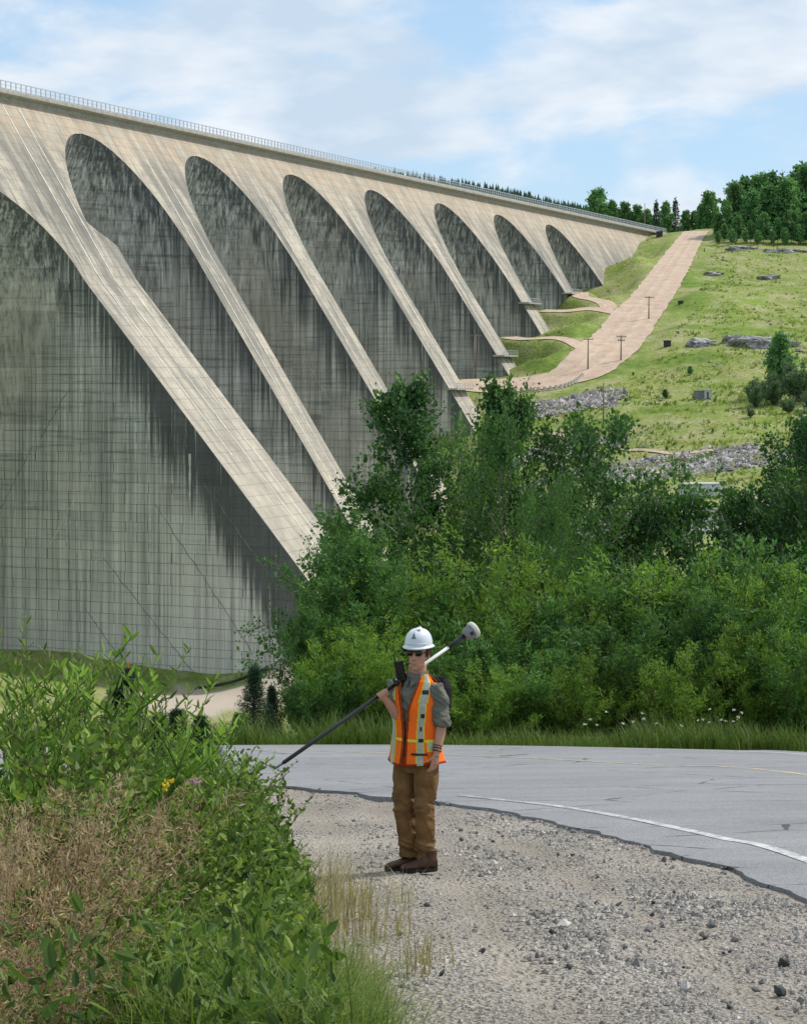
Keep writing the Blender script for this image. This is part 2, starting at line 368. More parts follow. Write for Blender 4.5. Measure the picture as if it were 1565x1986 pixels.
# ------------------------------------------------------------------ ground sheet
def track(X, Y):
    """compacted wheel tracks on the shoulder"""
    m = 0
    for pts, w in (([(7, .42), (9.1, .04), (11, -.2), (13, -.42), (15.5, -.52), (19, -.6), (24, -1.2)], .34), ([(7, 1.15), (9.1, .86), (11, .66), (13, .5), (15.5, .42), (18, .3), (23, -.3)], .20), ([(7, 2.1), (10, 1.75), (13, 1.5), (17, 1.2), (22, .3)], .16)):
        xc = np.interp(Y, [p[0] for p in pts], [p[1] for p in pts])+.06*np.sin(Y*1.1); m = np.maximum(m, np.exp(-((X-xc)/w)**2)*(.55+.9*vnoise(X*2.1+5, Y*1.3)))
    return np.clip(m, 0, 1)
def make_ground():
    ang = np.concatenate([np.linspace(-0.95, -0.27, 26)[:-1], np.linspace(-0.27, 0.27, 260), np.linspace(0.27, 0.95, 26)[1:]])
    ys = np.concatenate([np.linspace(-6, 5.5, 12)[:-1], np.geomspace(5.5, 45, 170)[:-1], np.geomspace(45, 700, 150)[:-1], np.linspace(700, 1400, 260)[:-1], np.geomspace(1400, 9000, 24)])
    Yg, A = np.meshgrid(ys, ang, indexing='ij'); Xg = A*np.maximum(Yg+6, 8)*1.0
    Z = ground(Xg, np.minimum(Yg, 1500))
    Z = Z-0.10*np.maximum(0, Yg-1400)**0.9*0.3
    # foreground: ruts worn by tyres, small humps
    nf = 1-sstep(34, 40, Yg)
    hump = fbm(Xg*1.3, Yg*0.9, 3)*0.05+fbm(Xg*6, Yg*5, 3)*0.018
    hump = hump*(1-.6*track(Xg, Yg))-0.035*track(Xg, Yg)
    Z = Z+nf*hump*(1-0.8*onroad(Xg, Yg))
    zone = np.zeros(Xg.shape+(4,)); zone[..., 3] = 1
    zone[..., 0] = np.maximum(1-sstep(33, 41, Yg), 0)
    zone[..., 0] *= np.where(Yg > 20, 1.0, sstep(-4.2, -2.6, Xg+0.15*(12-Yg)))
    pathm = sstep(-0.02, 0.12, fbm(Xg/16, Yg/30, 3)+0.5-np.abs(Yg-545)/85-np.maximum(0, -62-Xg)/30-np.maximum(0, Xg+20)/60)
    zone[..., 2] = np.where((Yg > 440) & (Yg < 585), pathm, 0)
    rk = np.zeros(Xg.shape)
    for (a, b, Y, rx, ry) in [(1075, 792, 802, 24, 14), (1150, 775, 806, 14, 10), (1200, 905, 690, 50, 6), (1060, 880, 738, 30, 12), (1250, 1010, 600, 60, 22), (1480, 1010, 590, 60, 24), (1380, 915, 675, 40, 10)]:
        p = P(a, b, Y); rk = np.maximum(rk, 1-sstep(.75, 1.15, np.hypot((Xg-p.x)/rx, (Yg-p.y)/ry)+fbm(Xg/9, Yg/9, 3)*1.2))
    zone[..., 1] = rk
    lu = np.zeros(Xg.shape)
    for (a, b, Y, rx, ry) in [(1110, 635, 935, 16, 22), (1050, 690, 878, 26, 17), (940, 752, 838, 11, 12), (930, 800, 805, 10, 10), (1110, 828, 768, 26, 7), (1240, 690, 870, 8, 26), (1330, 690, 862, 22, 12), (1300, 590, 990, 16, 20), (1360, 545, 1055, 26, 14), (1500, 645, 920, 40, 14), (1180, 720, 850, 7, 14), (1340, 800, 775, 20, 7), (230, 1305, 584, 26, 5)]:
        p = P(a, b, Y); lu = np.maximum(lu, 1-sstep(.6, 1.15, np.hypot((Xg-p.x)/rx, (Yg-p.y)/ry)+fbm(Xg/12, Yg/12, 4)*3.2))
    lu = np.where(Yg < 400, sstep(40, 60, Yg)*0.8, lu)*(1-zone[..., 1])
    V = np.stack([Xg, Yg, Z], -1).reshape(-1, 3)
    o = mesh_obj('ground', V, grid_faces(len(ys), len(ang))[:, ::-1], MATS['ground_cover'], smooth=True, vattr={'zone': zone.reshape(-1, 4), 'track': (track(Xg, Yg)*nf).ravel(), 'lush': np.clip(lu, 0, 1).ravel()})
    return tag(o, 'gravel roadside falling to the grassy valley and hillside', None, None, 'structure')

# the paved road: near and far edges as world curves on the sloping ground
def PR(px, py): Y = 6400.0/(py-1285); return ((px-CX)/F*Y, Y)
NEAR = [(3.3, -8), (3.15, 4), (2.85, 9.5)]+[PR(*q) for q in ((1565, 1760), (1400, 1695), (1240, 1640), (1000, 1585), (750, 1551), (530, 1530), (420, 1522))]+[(-4.6, 28.7), (-9, 30.4), (-16, 31.4), (-30, 31.6)]
FAR = [(11.6, -8), (11.3, 6), (10.9, 16)]+[(9.6, 27.5)]+[PR(*q) for q in ((1565, 1463), (1430, 1459), (1300, 1456), (1000, 1450), (700, 1448), (420, 1449), (330, 1449))]+[(-8.5, 39.4), (-16, 39.9), (-30, 40.0)]
NEARD = dense(NEAR, 14); FARD = dense(FAR, 14)
def onroad(x, y):
    x = np.asarray(x, float); y = np.asarray(y, float)
    xn = np.interp(y, NEARD[:, 1], NEARD[:, 0]); return ((x > xn) & (y < 40.5)).astype(float)*1.0
def resample(D, n):
    s = np.concatenate([[0], np.cumsum(np.hypot(*np.diff(D[:, :2], axis=0).T))]); q = np.linspace(0, s[-1], n)
    return np.stack([np.interp(q, s, D[:, k]) for k in range(D.shape[1])], -1)
def make_road():
    n = 420; a = resample(NEARD, n); b = resample(FARD, n)
    rs = np.random.RandomState(3); jag = np.interp(np.arange(n), np.arange(0, n, 2), (rs.rand(n//2)-.35)*0.16)+fbm(np.arange(n)/9.0, np.zeros(n), 4)*0.6
    d = (b-a); d /= np.linalg.norm(d, axis=1)[:, None]; a = a+d*jag[:, None]
    us = np.concatenate([[0, 0, 0.012], np.linspace(0.05, 1, 15)]); rows = []
    for i, u in enumerate(us):
        q = a*(1-u)+b*u; z = plane(q[:, 1])+0.032+0.07*np.sin(pi*min(u, 1))
        if i == 0: z = z-0.07
        rows.append(np.stack([q[:, 0], q[:, 1], z], -1))
    V = np.concatenate(rows); o = mesh_obj('road', V, grid_faces(len(us), n), MATS['old_asphalt'])
    tag(o, 'grey patched asphalt road curving behind the man', None, None, 'structure')
    zr = {}
    def stripe(name, pts, w, mat, label, lift=0.004):
        D = resample(dense(pts, 12), 200); T = np.gradient(D, axis=0); T /= np.linalg.norm(T, axis=1)[:, None]; Nn = np.stack([-T[:, 1], T[:, 0]], -1)
        rows = []
        for sgn in (-1, 1):
            q = D+Nn*sgn*w/2
            # height on the road: find u by distance to the two edges
            da = np.min(np.hypot(q[:, None, 0]-a[None, :, 0], q[:, None, 1]-a[None, :, 1]), 1); db = np.min(np.hypot(q[:, None, 0]-b[None, :, 0], q[:, None, 1]-b[None, :, 1]), 1)
            u = da/(da+db); rows.append(np.stack([q[:, 0], q[:, 1], plane(q[:, 1])+0.032+0.07*np.sin(pi*u)+lift], -1))
        s = mesh_obj(name, np.concatenate(rows), grid_faces(2, 200), MATS[mat], o); s['label'] = label
    stripe('edge_line', [(4.0, -6), (3.85, 6)]+[PR(*q) for q in ((1565, 1682), (1400, 1638), (1250, 1604), (1100, 1576), (980, 1561), (890, 1551))], 0.12, 'white_road_paint', 'worn white edge line on the near side')
    stripe('centre_line', [(7.6, -6), (7.4, 10)]+[PR(*q) for q in ((1565, 1518), (1250, 1497), (940, 1480), (430, 1465))]+[(-8, 36), (-16, 36.2)], 0.14, 'yellow_road_paint', 'faded yellow centre line')
    stripe('edge_line', [(10.6, -6), (10.3, 16), (9.2, 26.6)]+[PR(*q) for q in ((1565, 1469), (1300, 1460), (1000, 1453), (700, 1452))]+[(-8, 38.6), (-16, 39)], 0.12, 'white_road_paint', 'worn white edge line on the far side')
    # crumbled lumps of asphalt along the broken near edge
    rs = np.random.RandomState(11); m = MB()
    for i in range(70):
        k = rs.randint(120, n-60); q = a[k]-d[k]*rs.uniform(0.02, 0.16); r = rs.uniform(0.008, 0.022)
        m.tube([(q[0]-r, q[1], plane(q[1])+0.01), (q[0], q[1]+r*.4, plane(q[1])+r*.9), (q[0]+r*1.2, q[1], plane(q[1])+0.012)], [r*.7, r, r*.6], 6)
    e = m.build('broken_edge', MATS['old_asphalt'], o); e['kind'] = 'stuff'
    return o
def sheet(name, D, mat, label, lift=0.12, nsub=7):
    T = np.gradient(D[:, :2], axis=0); T /= np.linalg.norm(T, axis=1)[:, None]; Nn = np.stack([-T[:, 1], T[:, 0]], -1)
    rs = np.random.RandomState(len(D)); rows = []; ac = []
    for u in np.linspace(-1, 1, nsub):
        j = 1+0.12*fbm(np.arange(len(D))/3.0, np.full(len(D), u*3+7.7), 3)*2
        q = D[:, :2]+Nn*(D[:, 3]*u*j)[:, None]
        z0 = ground(q[:, 0], q[:, 1])+lift
        rows.append(np.stack([q[:, 0], q[:, 1], z0], -1)); ac.append(np.full(len(D), u*.5+.5))
    o = mesh_obj(name, np.concatenate(rows), grid_faces(nsub, len(D)), MATS[mat], vattr={'across': np.concatenate(ac)}, smooth=True)
    return tag(o, label, None, None, 'structure')
GROUND = make_ground()
ROAD = make_road()
sheet('dirt_road', resample(HRD, 260), 'reddish_dirt', 'wide reddish dirt road climbing the hillside to the dam crest', 0.35, 25)
for D, lb in zip(SPD, ('dirt spur road to the second lowest visible buttress foot', 'dirt spur road to the foot of the upper buttresses', 'short dirt loop under the last arch')): sheet('dirt_track', resample(D, 60), 'reddish_dirt', lb, 0.3, 9)
# ------------------------------------------------------------------ the dam
def m_dam_side(name, dark=1.0):
    t = NT(name); v, s, tt, z = dam_coords(t)
    st = t.noise(t.map(v, (.42, .42, .012)), 1.0, 6, 0.6); st2 = t.noise(t.map(v, (1.3, 1.3, .022)), 1.0, 5, 0.65); big = t.noise(t.map(v, (.030, .030, .022)), 1.0, 4)
    base = t.ramp(st, [(0.28, (.275, .285, .27)), (0.5, (.43, .43, .40)), (0.72, (.60, .59, .54))])
    base = t.mix(1.0, base, t.rampv(st2, [(0.32, .40), (0.48, .95), (0.68, 1.30)]), 'MULTIPLY')
    hl = t.noise(t.map(v, (.05, .05, .9), loc=(4, 4, 4)), 1.0, 5, .7); base = t.mix(1.0, base, t.rampv(hl, [(.34, .55), (.46, 1.0), (.7, 1.1)]), 'MULTIPLY')
    base = t.mix(t.rampv(big, [(0.42, 0), (0.68, .55)]), base, (.40, .355, .29))
    # each pour has its own tone
    cb = t.n('ShaderNodeCombineXYZ'); t.l(t.math('FLOOR', t.math('DIVIDE', tt, 11.4)), cb.inputs[0]); t.l(t.math('FLOOR', t.math('DIVIDE', z, 8.4)), cb.inputs[1]); t.l(t.math('FLOOR', t.math('DIVIDE', s, 11.4)), cb.inputs[2])
    wn = t.n('ShaderNodeTexWhiteNoise'); t.l(cb.outputs[0], wn.inputs[0]); base = t.mix(1.0, base, t.rampv(wn.outputs[0], [(0, .82), (1, 1.18)]), 'MULTIPLY')
    # lower courses are paler
    lo = t.math('MULTIPLY_ADD', z, -1/70.0, -0.25, clamp=True); base = t.mix(t.math('MULTIPLY', lo, .85), base, t.mix(1.0, (.74, .725, .66), t.rampv(st2, [(0.3, .55), (0.6, 1.06)]), 'MULTIPLY'))
    # black run-off stains hanging from the sloping edge
    edge = t.math('SUBTRACT', t.math('MULTIPLY_ADD', z, -KS, 5+KS*H), tt)
    wide = t.math('MULTIPLY_ADD', z, 0.10, 13.0); wide = t.math('MAXIMUM', wide, 3.0)
    e = t.math('SUBTRACT', 1.0, t.math('DIVIDE', edge, wide)); st3 = t.noise(t.map(v, (.8, .8, .014), loc=(9, 4, 2)), 1.0, 6, 0.68)
    e = t.math('ADD', e, t.math('MULTIPLY', t.math('SUBTRACT', st3, .5), 4.6)); e = t.rampv(e, [(0.15, 0), (1.0, 1)])
    c = t.mix(t.math('MULTIPLY', e, .85), base, (.055, .063, .067))
    # streaks all over, and lime runs
    bl = t.rampv(t.noise(t.map(v, (.85, .85, .008), loc=(3, 1, 0)), 1.0, 5, 0.7), [(0.55, 0), (0.70, .7)]); c = t.mix(bl, c, (.08, .088, .09))
    wh = t.rampv(t.noise(t.map(v, (.62, .62, .016), loc=(30, 12, 5)), 1.0, 4, 0.6), [(0.63, 0), (0.71, .75)]); c = t.mix(wh, c, (.56, .555, .51))
    t.bump(st2, 0.3, 0.3)
    return t.done(c, 0.92, spec=0.12)
def m_dam_face():
    t = NT('dam_face_concrete'); v, s, tt, z = dam_coords(t)
    n1 = t.noise(t.map(v, (.16, .02, .02)), 1.0, 6, 0.65); n2 = t.noise(t.map(v, (.9, .10, .10)), 1.0, 5, 0.65); n3 = t.noise(v, .05, 4); n4 = t.noise(t.map(v, (.3, .12, .12), loc=(5, 5, 5)), 1.0, 5, 0.7)
    c = t.ramp(t.noise(v, .09, 8, .72), [(0.3, (.42, .385, .325)), (0.6, (.545, .485, .395)), (0.75, (.62, .555, .46))])
    c = t.mix(1.0, c, t.rampv(n2, [(0.3, .82), (0.7, 1.10)]), 'MULTIPLY')
    up = t.math('MULTIPLY_ADD', z, 1/18.0, -58/18.0, clamp=True)       # iron-tinted band under the crest
    c = t.mix(t.math('MULTIPLY', up, t.rampv(n4, [(0.40, 0), (0.60, .7)])), c, (.53, .385, .265)); bl = t.rampv(t.noise(v, .16, 7, .75), [(.48, 0), (.62, .6)]); zc_ = t.rampv(t.math('MULTIPLY_ADD', z, 1/150.0, .5), [(0.15, .4), (0.42, .6), (0.62, 1.0), (.9, 1.0), (1.0, .55)]); c = t.mix(t.math('MULTIPLY', bl, zc_), c, (.25, .235, .205)); fs = t.rampv(t.noise(t.map(v, (1.6, .05, .08), loc=(2, 2, 8)), 1.0, 5, .7), [(.5, 0), (.66, .6)]); c = t.mix(t.math('MULTIPLY', fs, zc_), c, (.20, .19, .17))
    # dark algae patches part-way down, in streaks that follow the slope
    g = t.rampv(t.noise(t.map(v, (.20, .012, .028), loc=(1, 7, 3)), 1.0, 6, 0.7), [(0.43, 0), (0.56, .85)])
    midz = t.rampv(t.math('MULTIPLY_ADD', z, 1/150.0, .5), [(0.25, .35), (0.6, .75), (0.80, 1.0), (0.92, .85), (1.0, 0.35)]); g = t.math('MULTIPLY', g, midz)
    c = t.mix(g, c, t.ramp(n2, [(0.3, (.11, .112, .108)), (0.7, (.24, .23, .205))]))
    # gravity section at the abutment weathered grey
    ab = t.math('MULTIPLY', t.math('MULTIPLY_ADD', s, 1/16.0, -505/16.0, clamp=True), t.math('MULTIPLY_ADD', z, -1/8.0, 64/8.0, clamp=True)); ab = t.math('MULTIPLY', ab, t.rampv(n4, [(.3, .5), (.6, 1)]))
    c = t.mix(t.math('MULTIPLY', ab, .75), c, (.20, .20, .19))
    # lift joints: faint level lines
    zl = t.math('FRACT', t.math('DIVIDE', z, 3.05)); ln = t.math('LESS_THAN', zl, 0.055); c = t.mix(t.math('MULTIPLY', ln, .5), c, (.17, .16, .14))
    t.bump(n2, 0.35, 0.3)
    return t.done(c, 0.9, spec=0.15)
m_dam_side('dam_wall_concrete'); m_dam_face()
plain('dam_joint_dark', (.21, .215, .205), .95, use_pos=True, scale=.4)
plain('pale_lime_line', (.70, .66, .58), .9, var=.3, scale=.5, use_pos=True)
plain('lime_run', (.52, .52, .48), .9, var=.3, scale=.8, use_pos=True)
plain('crest_concrete', (.40, .385, .355), .9, var=.2, scale=.5, use_pos=True)
plain('galvanised_rail', (.50, .53, .57), .5, .3, var=.1)

R_, D_, DA, KU = 30.0, 40.0, 9.5, 0.36          # vault half width, depth, apex below the crest, lean upstream
def tcrown(d): return tenv(DA)-KU*(d-DA)
def whalf(d, R=R_, da=DA, g1=None):
    g = np.clip((d-da)*((KS+KU)/D_ if g1 is None else g1), 0, 1); return R*np.sqrt(np.maximum(0, 1-(1-g)**2))
D1 = DA+D_/(KS+KU)
CC, CR, CDA, CG = -125.0, 75.0, 22.0, 0.0276     # the wide central arch, mostly off to the left
def t0(d): return tenv(d)+0.21*np.maximum(0, d-58)   # its pillar flares more
DAM = empty('dam', W(300, 40, -60), 'huge grey concrete multiple-arch dam with pale sloping buttresses', 'dam')
def dam_grid(name, S, T, Z, mat, parent, smooth=True, flip=False):
    V = Wn(S, T, Z); f = grid_faces(S.shape[0], S.shape[1])
    return mesh_obj(name, V.reshape(-1, 3), f[:, ::-1] if flip else f, mat, parent, smooth)
def slabs(rows, normal, thick=0.15, gap=0.12):
    """rows of (four corners) -> raised concrete lifts; each slab front plus four edges"""
    Q = np.asarray(rows, float); c = Q.mean(1, keepdims=True); n = np.asarray(normal, float)
    e1 = Q[:, 1]-Q[:, 0]; e2 = Q[:, 3]-Q[:, 0]; l1 = np.linalg.norm(e1, axis=1)[:, None]; l2 = np.linalg.norm(e2, axis=1)[:, None]
    e1 = e1/np.maximum(l1, 1e-6); e2 = e2/np.maximum(l2, 1e-6); g = gap/2; I = Q.copy()
    I[:, 0] += (e1+e2)*g; I[:, 1] += (-e1+e2)*g; I[:, 2] += (-e1-e2)*g; I[:, 3] += (e1-e2)*g
    if n.ndim == 1: n = np.broadcast_to(n, (len(Q), 3))
    Fr = I+n[:, None]*thick; V = np.concatenate([I, Fr], 1).reshape(-1, 3); k = np.arange(len(Q))[:, None]*8
    f = np.concatenate([k+np.array([4, 5, 6, 7]), k+np.array([0, 1, 5, 4]), k+np.array([1, 2, 6, 5]), k+np.array([2, 3, 7, 6]), k+np.array([3, 0, 4, 7])])
    return V, f
def build_dam():
    side, face, dk = MATS['dam_wall_concrete'], MATS['dam_face_concrete'], MATS['dam_joint_dark']
    lim = MATS['pale_lime_line']
    for k in range(0, 8):
        dmax = {0: 176., 7: 90.}.get(k, FEET.get(k, 150)+14)
        d = np.concatenate([np.linspace(3.0, DA+8, 30), np.linspace(DA+8.8, 60, 34), np.linspace(62, dmax, 40)])
        d = np.unique(np.concatenate([d, [DA, 40., 48.]]))
        if k == 0:
            tt = t0(d)
            wl = whalf(d, CR, CDA, CG); lo = np.where(d < 60, CC+wl, -50.0); lo = np.minimum(lo, -50.0)
            hi = -whalf(d); hi = np.where(d > 40, np.maximum(hi, -30+11.5*np.clip((d-40)/7, 0, 1)), hi)
        elif k == 7:
            tt = tenv(d); lo = 76*6+whalf(d); hi = np.full(len(d), 690.0); hi = np.where(d > 60, 560, hi)
        else:
            tt = tenv(d); lo = 76*(k-1)+whalf(d); hi = 76*k-whalf(d)
        but = empty('buttress', W(76*(k-.5), 20, H-60)-basis(DAM)); but.parent = DAM
        u = np.linspace(0, 1, 17 if k < 7 else 41)
        S = lo[:, None]*(1-u)+hi[:, None]*u
        dam_grid('front_face', S, np.repeat(tt[:, None], len(u), 1), np.repeat((H-d)[:, None], len(u), 1), face, but)
        # pale lime lines running down the slope (formed joints), proud of the face
        if k < 7:
            c = 76*(k-.5) if k else -34.5
            offs = [(-3.4, 12, dmax), (3.0, 22, dmax)] if k else [(-6, 5, 110), (2.5, 5, dmax), (9, 62, dmax)]
            for off, da_, db_ in offs:
                dd = np.linspace(da_, db_, 30); tq = (t0 if k == 0 else tenv)(dd)
                w = 0.20; S2 = np.stack([np.full(30, c+off-w), np.full(30, c+off-w), np.full(30, c+off+w), np.full(30, c+off+w)], 1)
                T2 = np.stack([tq-.3, tq+.16, tq+.16, tq-.3], 1); dam_grid('lime_line', S2, T2, np.repeat((H-dd)[:, None], 4, 1), lim, but, False)
        # side walls: dark backing and raised lifts with open joints
        if k < 7:
            dtop = D1 if k else 58.0
            for sg in (-1, 1):
                sp = 76*(k-.5)+sg*8 if k else (-50.0 if sg < 0 else -18.5)
                if k == 0 and sg < 0: tb = lambda q: np.full(np.shape(q), -4.0)
                else: tb = lambda q: tcrown(q)+D_-(0 if k else 0)
                te = t0 if k == 0 else tenv
                dd = np.linspace(dtop if not (k == 0 and sg < 0) else 24.0, dmax, 60)
                left = np.minimum(tb(dd), te(dd)-.01) if not (k == 0 and sg < 0) else tb(dd)
                dam_grid('side_wall', np.full((60, 2), sp), np.stack([left, te(dd)-.02], 1), np.repeat((H-dd)[:, None], 2, 1), dk if sg < 0 else side, but, False)
                if sg > 0: continue
                rows = []; LZ, LT = (2.8, 3.8)
                rj = random.Random(40+k); z1 = H-dmax
                while z1 < H-dd[0]-1:
                    z0 = z1; z1 = z0+rj.uniform(2.3, 3.4); ra, rb = te(H-z0)-.02, te(H-z1)-.02
                    la = float(tb(np.array(H-z0))); lb = float(tb(np.array(H-z1))); la = min(la, ra); lb = min(lb, rb)
                    cut = [q+rj.uniform(-.3, .3) for q in np.arange(math.floor(max(la, lb)/LT)*LT+LT, rb-1.6, LT) if q > max(la, lb)+1.1 and rj.random() > .30]
                    eds = [(la, lb)]+[(q, q) for q in cut]+[(ra, rb)]
                    for (a0, a1), (b0, b1) in zip(eds[:-1], eds[1:]):
                        if b1-a1 < 0.25 and b0-a0 < .6: continue
                        rows.append((z0, z1, a0, a1, b0, b1))
                nrm = -AX
                if k == 0:
                    wall = empty('arch_side_wall', W(-50, 50, -40)-basis(but)); wall.parent = but
                    full = [r for r in rows if abs(r[2]-r[3]) < 1e-6 and abs(r[4]-r[5]) < 1e-6 and abs(r[4]-r[2]) > 2.5]
                    def vis(r):
                        p = W(sp, (r[2]+r[4])/2, (r[0]+r[1])/2); return 5 < CX+F*p.x/p.y and YH-F*p.z/p.y < 1285
                    full = [r for r in full if vis(r)]
                    full.sort(key=lambda r: abs((r[0]+r[1])/2+42)+0.25*abs((r[2]+r[4])/2-45)); pick = set(map(id, full[:300]))
                    g = .06; th = .15; mb = MB(); hx, hz = LT/2-g, LZ/2-g
                    mb.poly([(-hx, 0, -hz), (hx, 0, -hz), (hx, 0, hz), (-hx, 0, hz), (-hx, -th, -hz), (hx, -th, -hz), (hx, -th, hz), (-hx, -th, hz)],
                            [(4, 5, 6, 7), (0, 1, 5, 4), (1, 2, 6, 5), (2, 3, 7, 6), (3, 0, 4, 7)])
                    pm = mb.mesh('concrete_panel'); pm.materials.append(side); rs = random.Random(5)
                    for r in full[:300]:
                        o = bpy.data.objects.new('concrete_panel', pm); COL.objects.link(o); o.parent = wall
                        o.location = W(sp, (r[2]+r[4])/2, (r[0]+r[1])/2)-basis(wall)-AX*rs.uniform(-.03, .05); o.rotation_euler = (rs.uniform(-.004, .004), 0, -TH); o.scale = ((r[4]-r[2])/LT, 1, (r[1]-r[0])/LZ)
                    rows = [r for r in rows if id(r) not in pick]; par, nm = wall, 'concrete_lifts'
                else: par, nm = but, 'concrete_lifts'
                Q = [[W(sp, a0, z0), W(sp, b0, z0), W(sp, b1, z1), W(sp, a1, z1)] for z0, z1, a0, a1, b0, b1 in rows]
                V, f = slabs(Q, nrm); o = mesh_obj(nm, V, f, side, par); o['kind'] = 'stuff'
    # the vaults between the buttresses
    for j in range(-1, 7):
        if j < 0:
            d = np.linspace(CDA+.02, 178, 90); w = whalf(d, CR, CDA, CG); kq, Dq, Rq = 0.60, 45.0, CR; tc = tenv(CDA)-kq*(d-CDA); cs = CC
        else:
            dm = {6: 80.}.get(j, FEET[j+1]+16); d = np.concatenate([DA+np.linspace(0.02, 1, 40)**2*(D1-DA), np.linspace(D1+1, dm, 30)]); w = whalf(d); Dq, Rq = D_, R_; tc = tcrown(d); cs = 76*j
        u = np.linspace(-1, 1, 49); S = cs+w[:, None]*u; T = tc[:, None]+Dq*(1-np.sqrt(np.maximum(0, 1-((S-cs)/Rq)**2)))
        T = np.minimum(T, (t0 if j < 0 else tenv)(d)[:, None])
        o = dam_grid('arch_vault', S, T, np.repeat((H-d)[:, None], len(u), 1), side, DAM)
    # crest: vertical band, overhanging roadway, parapets, railing
    s0, s1 = -175.0, 690.0
    prof = [(tenv(3.0), H-3.0), (tenv(3.0), H-1.9), (9.6, H-1.35), (9.6, H-.35), (9.2, H-.2), (8.1, H), (-6.2, H), (-6.2, H+1.3), (-6.8, H+1.3), (-6.8, H-6), (4.0, H-6)]
    n = 30; ss = np.linspace(s0, s1, n)
    S = np.repeat(ss[:, None], len(prof), 1); T = np.repeat(np.array([p[0] for p in prof])[None], n, 0); Z = np.repeat(np.array([p[1] for p in prof])[None], n, 0)
    V = Wn(S, T, Z).reshape(-1, 3); mesh_obj('crest_roadway', V, grid_faces(n, len(prof), wrap=True), MATS['crest_concrete'], DAM)
    rail = empty('railing', W(200, 8, H)-basis(DAM)); rail.parent = DAM; gm = MATS['galvanised_rail']
    # curb under the railing
    m = MB(); ax = (AX, NX, Vector((0, 0, 1)))
    for zc, hh, tt_, ww in ((H+2.62, .26, 8.0, .22), (H+1.45, .12, 8.0, .14)): m.box(W((s0+s1)/2, tt_, zc), (s1-s0, ww, hh), ax)
    m.build('rail_bar', gm, rail)
    m = MB(); m.box(W((s0+s1)/2, 7.9, H+.22), (s1-s0, .5, .42), ax); m.build('kerb', MATS['crest_concrete'], rail)
    m = MB(); m.box((0, 0, 1.3), (.30, .26, 2.5), (AX, NX, Vector((0, 0, 1)))); pm = m.mesh('post'); pm.materials.append(gm)
    sp = 2.75; q = -85.0; c = 0
    rest = MB()
    while q < s1-2:
        if c < 285:
            o = bpy.data.objects.new('post', pm); COL.objects.link(o); o.parent = rail; o.location = W(q, 8.0, H)-basis(rail)
        q += sp; c += 1
    # inspection ledges near the buttress feet
    for k, dd in ((3, 93), (4, 79.5), (5, 54.5), (6, 47.5)):
        a = W(76*(k-.5), tenv(dd)+1.0, H-dd); m = MB(); m.box(a, (17.6, 5.2, .7), ax)
        pf = m.build('inspection_ledge', MATS['crest_concrete'], DAM); m = MB()
        for q in np.linspace(-8.4, 8.4, 7): m.box(a+AX*q+NX*2.4+Vector((0, 0, 1.2)), (.18, .18, 2.0), ax)
        for zz in (1.2, 2.2): m.box(a+NX*2.4+Vector((0, 0, zz)), (17.2, .16, .16), ax)
        m.build('ledge_railing', gm, pf).location = (0, 0, 0)
build_dam()
def on_plane(px, py, s):
    k = (px-CX)/F; t = (k*(Y0+AX.y*s)-X0-AX.x*s)/(NX.x-k*NX.y); Y = Y0+AX.y*s+NX.y*t; return t, (YH-py)/F*Y
def wall_marks():
    rs = random.Random(3)
    for s, a, b in ((-50, (300, 975), (488, 1262)), (-50, (200, 1082), (382, 1312)), (-50, (165, 1180), (240, 1285)), (-50, (395, 935), (540, 1140)), (-50, (62, 868), (2, 985)), (-50, (180, 905), (98, 1055)), (30, (592, 695), (700, 880)), (106, (757, 688), (812, 790)), (-50, (130, 760), (80, 850))):
        (t1, z1), (t2, z2) = on_plane(*a, s), on_plane(*b, s); m = MB(); n = 24; pts = [W(s, t1+(t2-t1)*i/n+rs.uniform(-.35, .35), z1+(z2-z1)*i/n)-AX*.2 for i in range(n+1)]
        m.tube(pts, [.05+.10*rs.random() for _ in pts], 5); m.build('diagonal_joint', MATS['dam_joint_dark'] if a[0] not in (180,) else MATS['pale_lime_line'], DAM)
    for px, py, h, w in ((187, 1062, 90, .9), (369, 880, 120, .8), (292, 990, 110, .8), (130, 1000, 70, 1.0), (137, 1004, 95, .7), (45, 1162, 90, .9), (255, 1010, 70, .5), (318, 1000, 50, .5), (150, 1010, 110, .5)):
        t1, z1 = on_plane(px, py, -50); hz = h/F*600; n = 9; V = []; off = -50.24
        for i in range(n+1):
            u = i/n; ww = w*(1-u)**.7*(.6+.6*rs.random())*.5+.04; V += [W(off, t1-ww+rs.uniform(-.1, .1), z1-hz*u), W(off, t1+ww, z1-hz*u)]
        m = MB(); m.poly(V, [(2*i, 2*i+1, 2*i+3, 2*i+2) for i in range(n)]); m.build('lime_stain', MATS['lime_run'], DAM)
wall_marks()
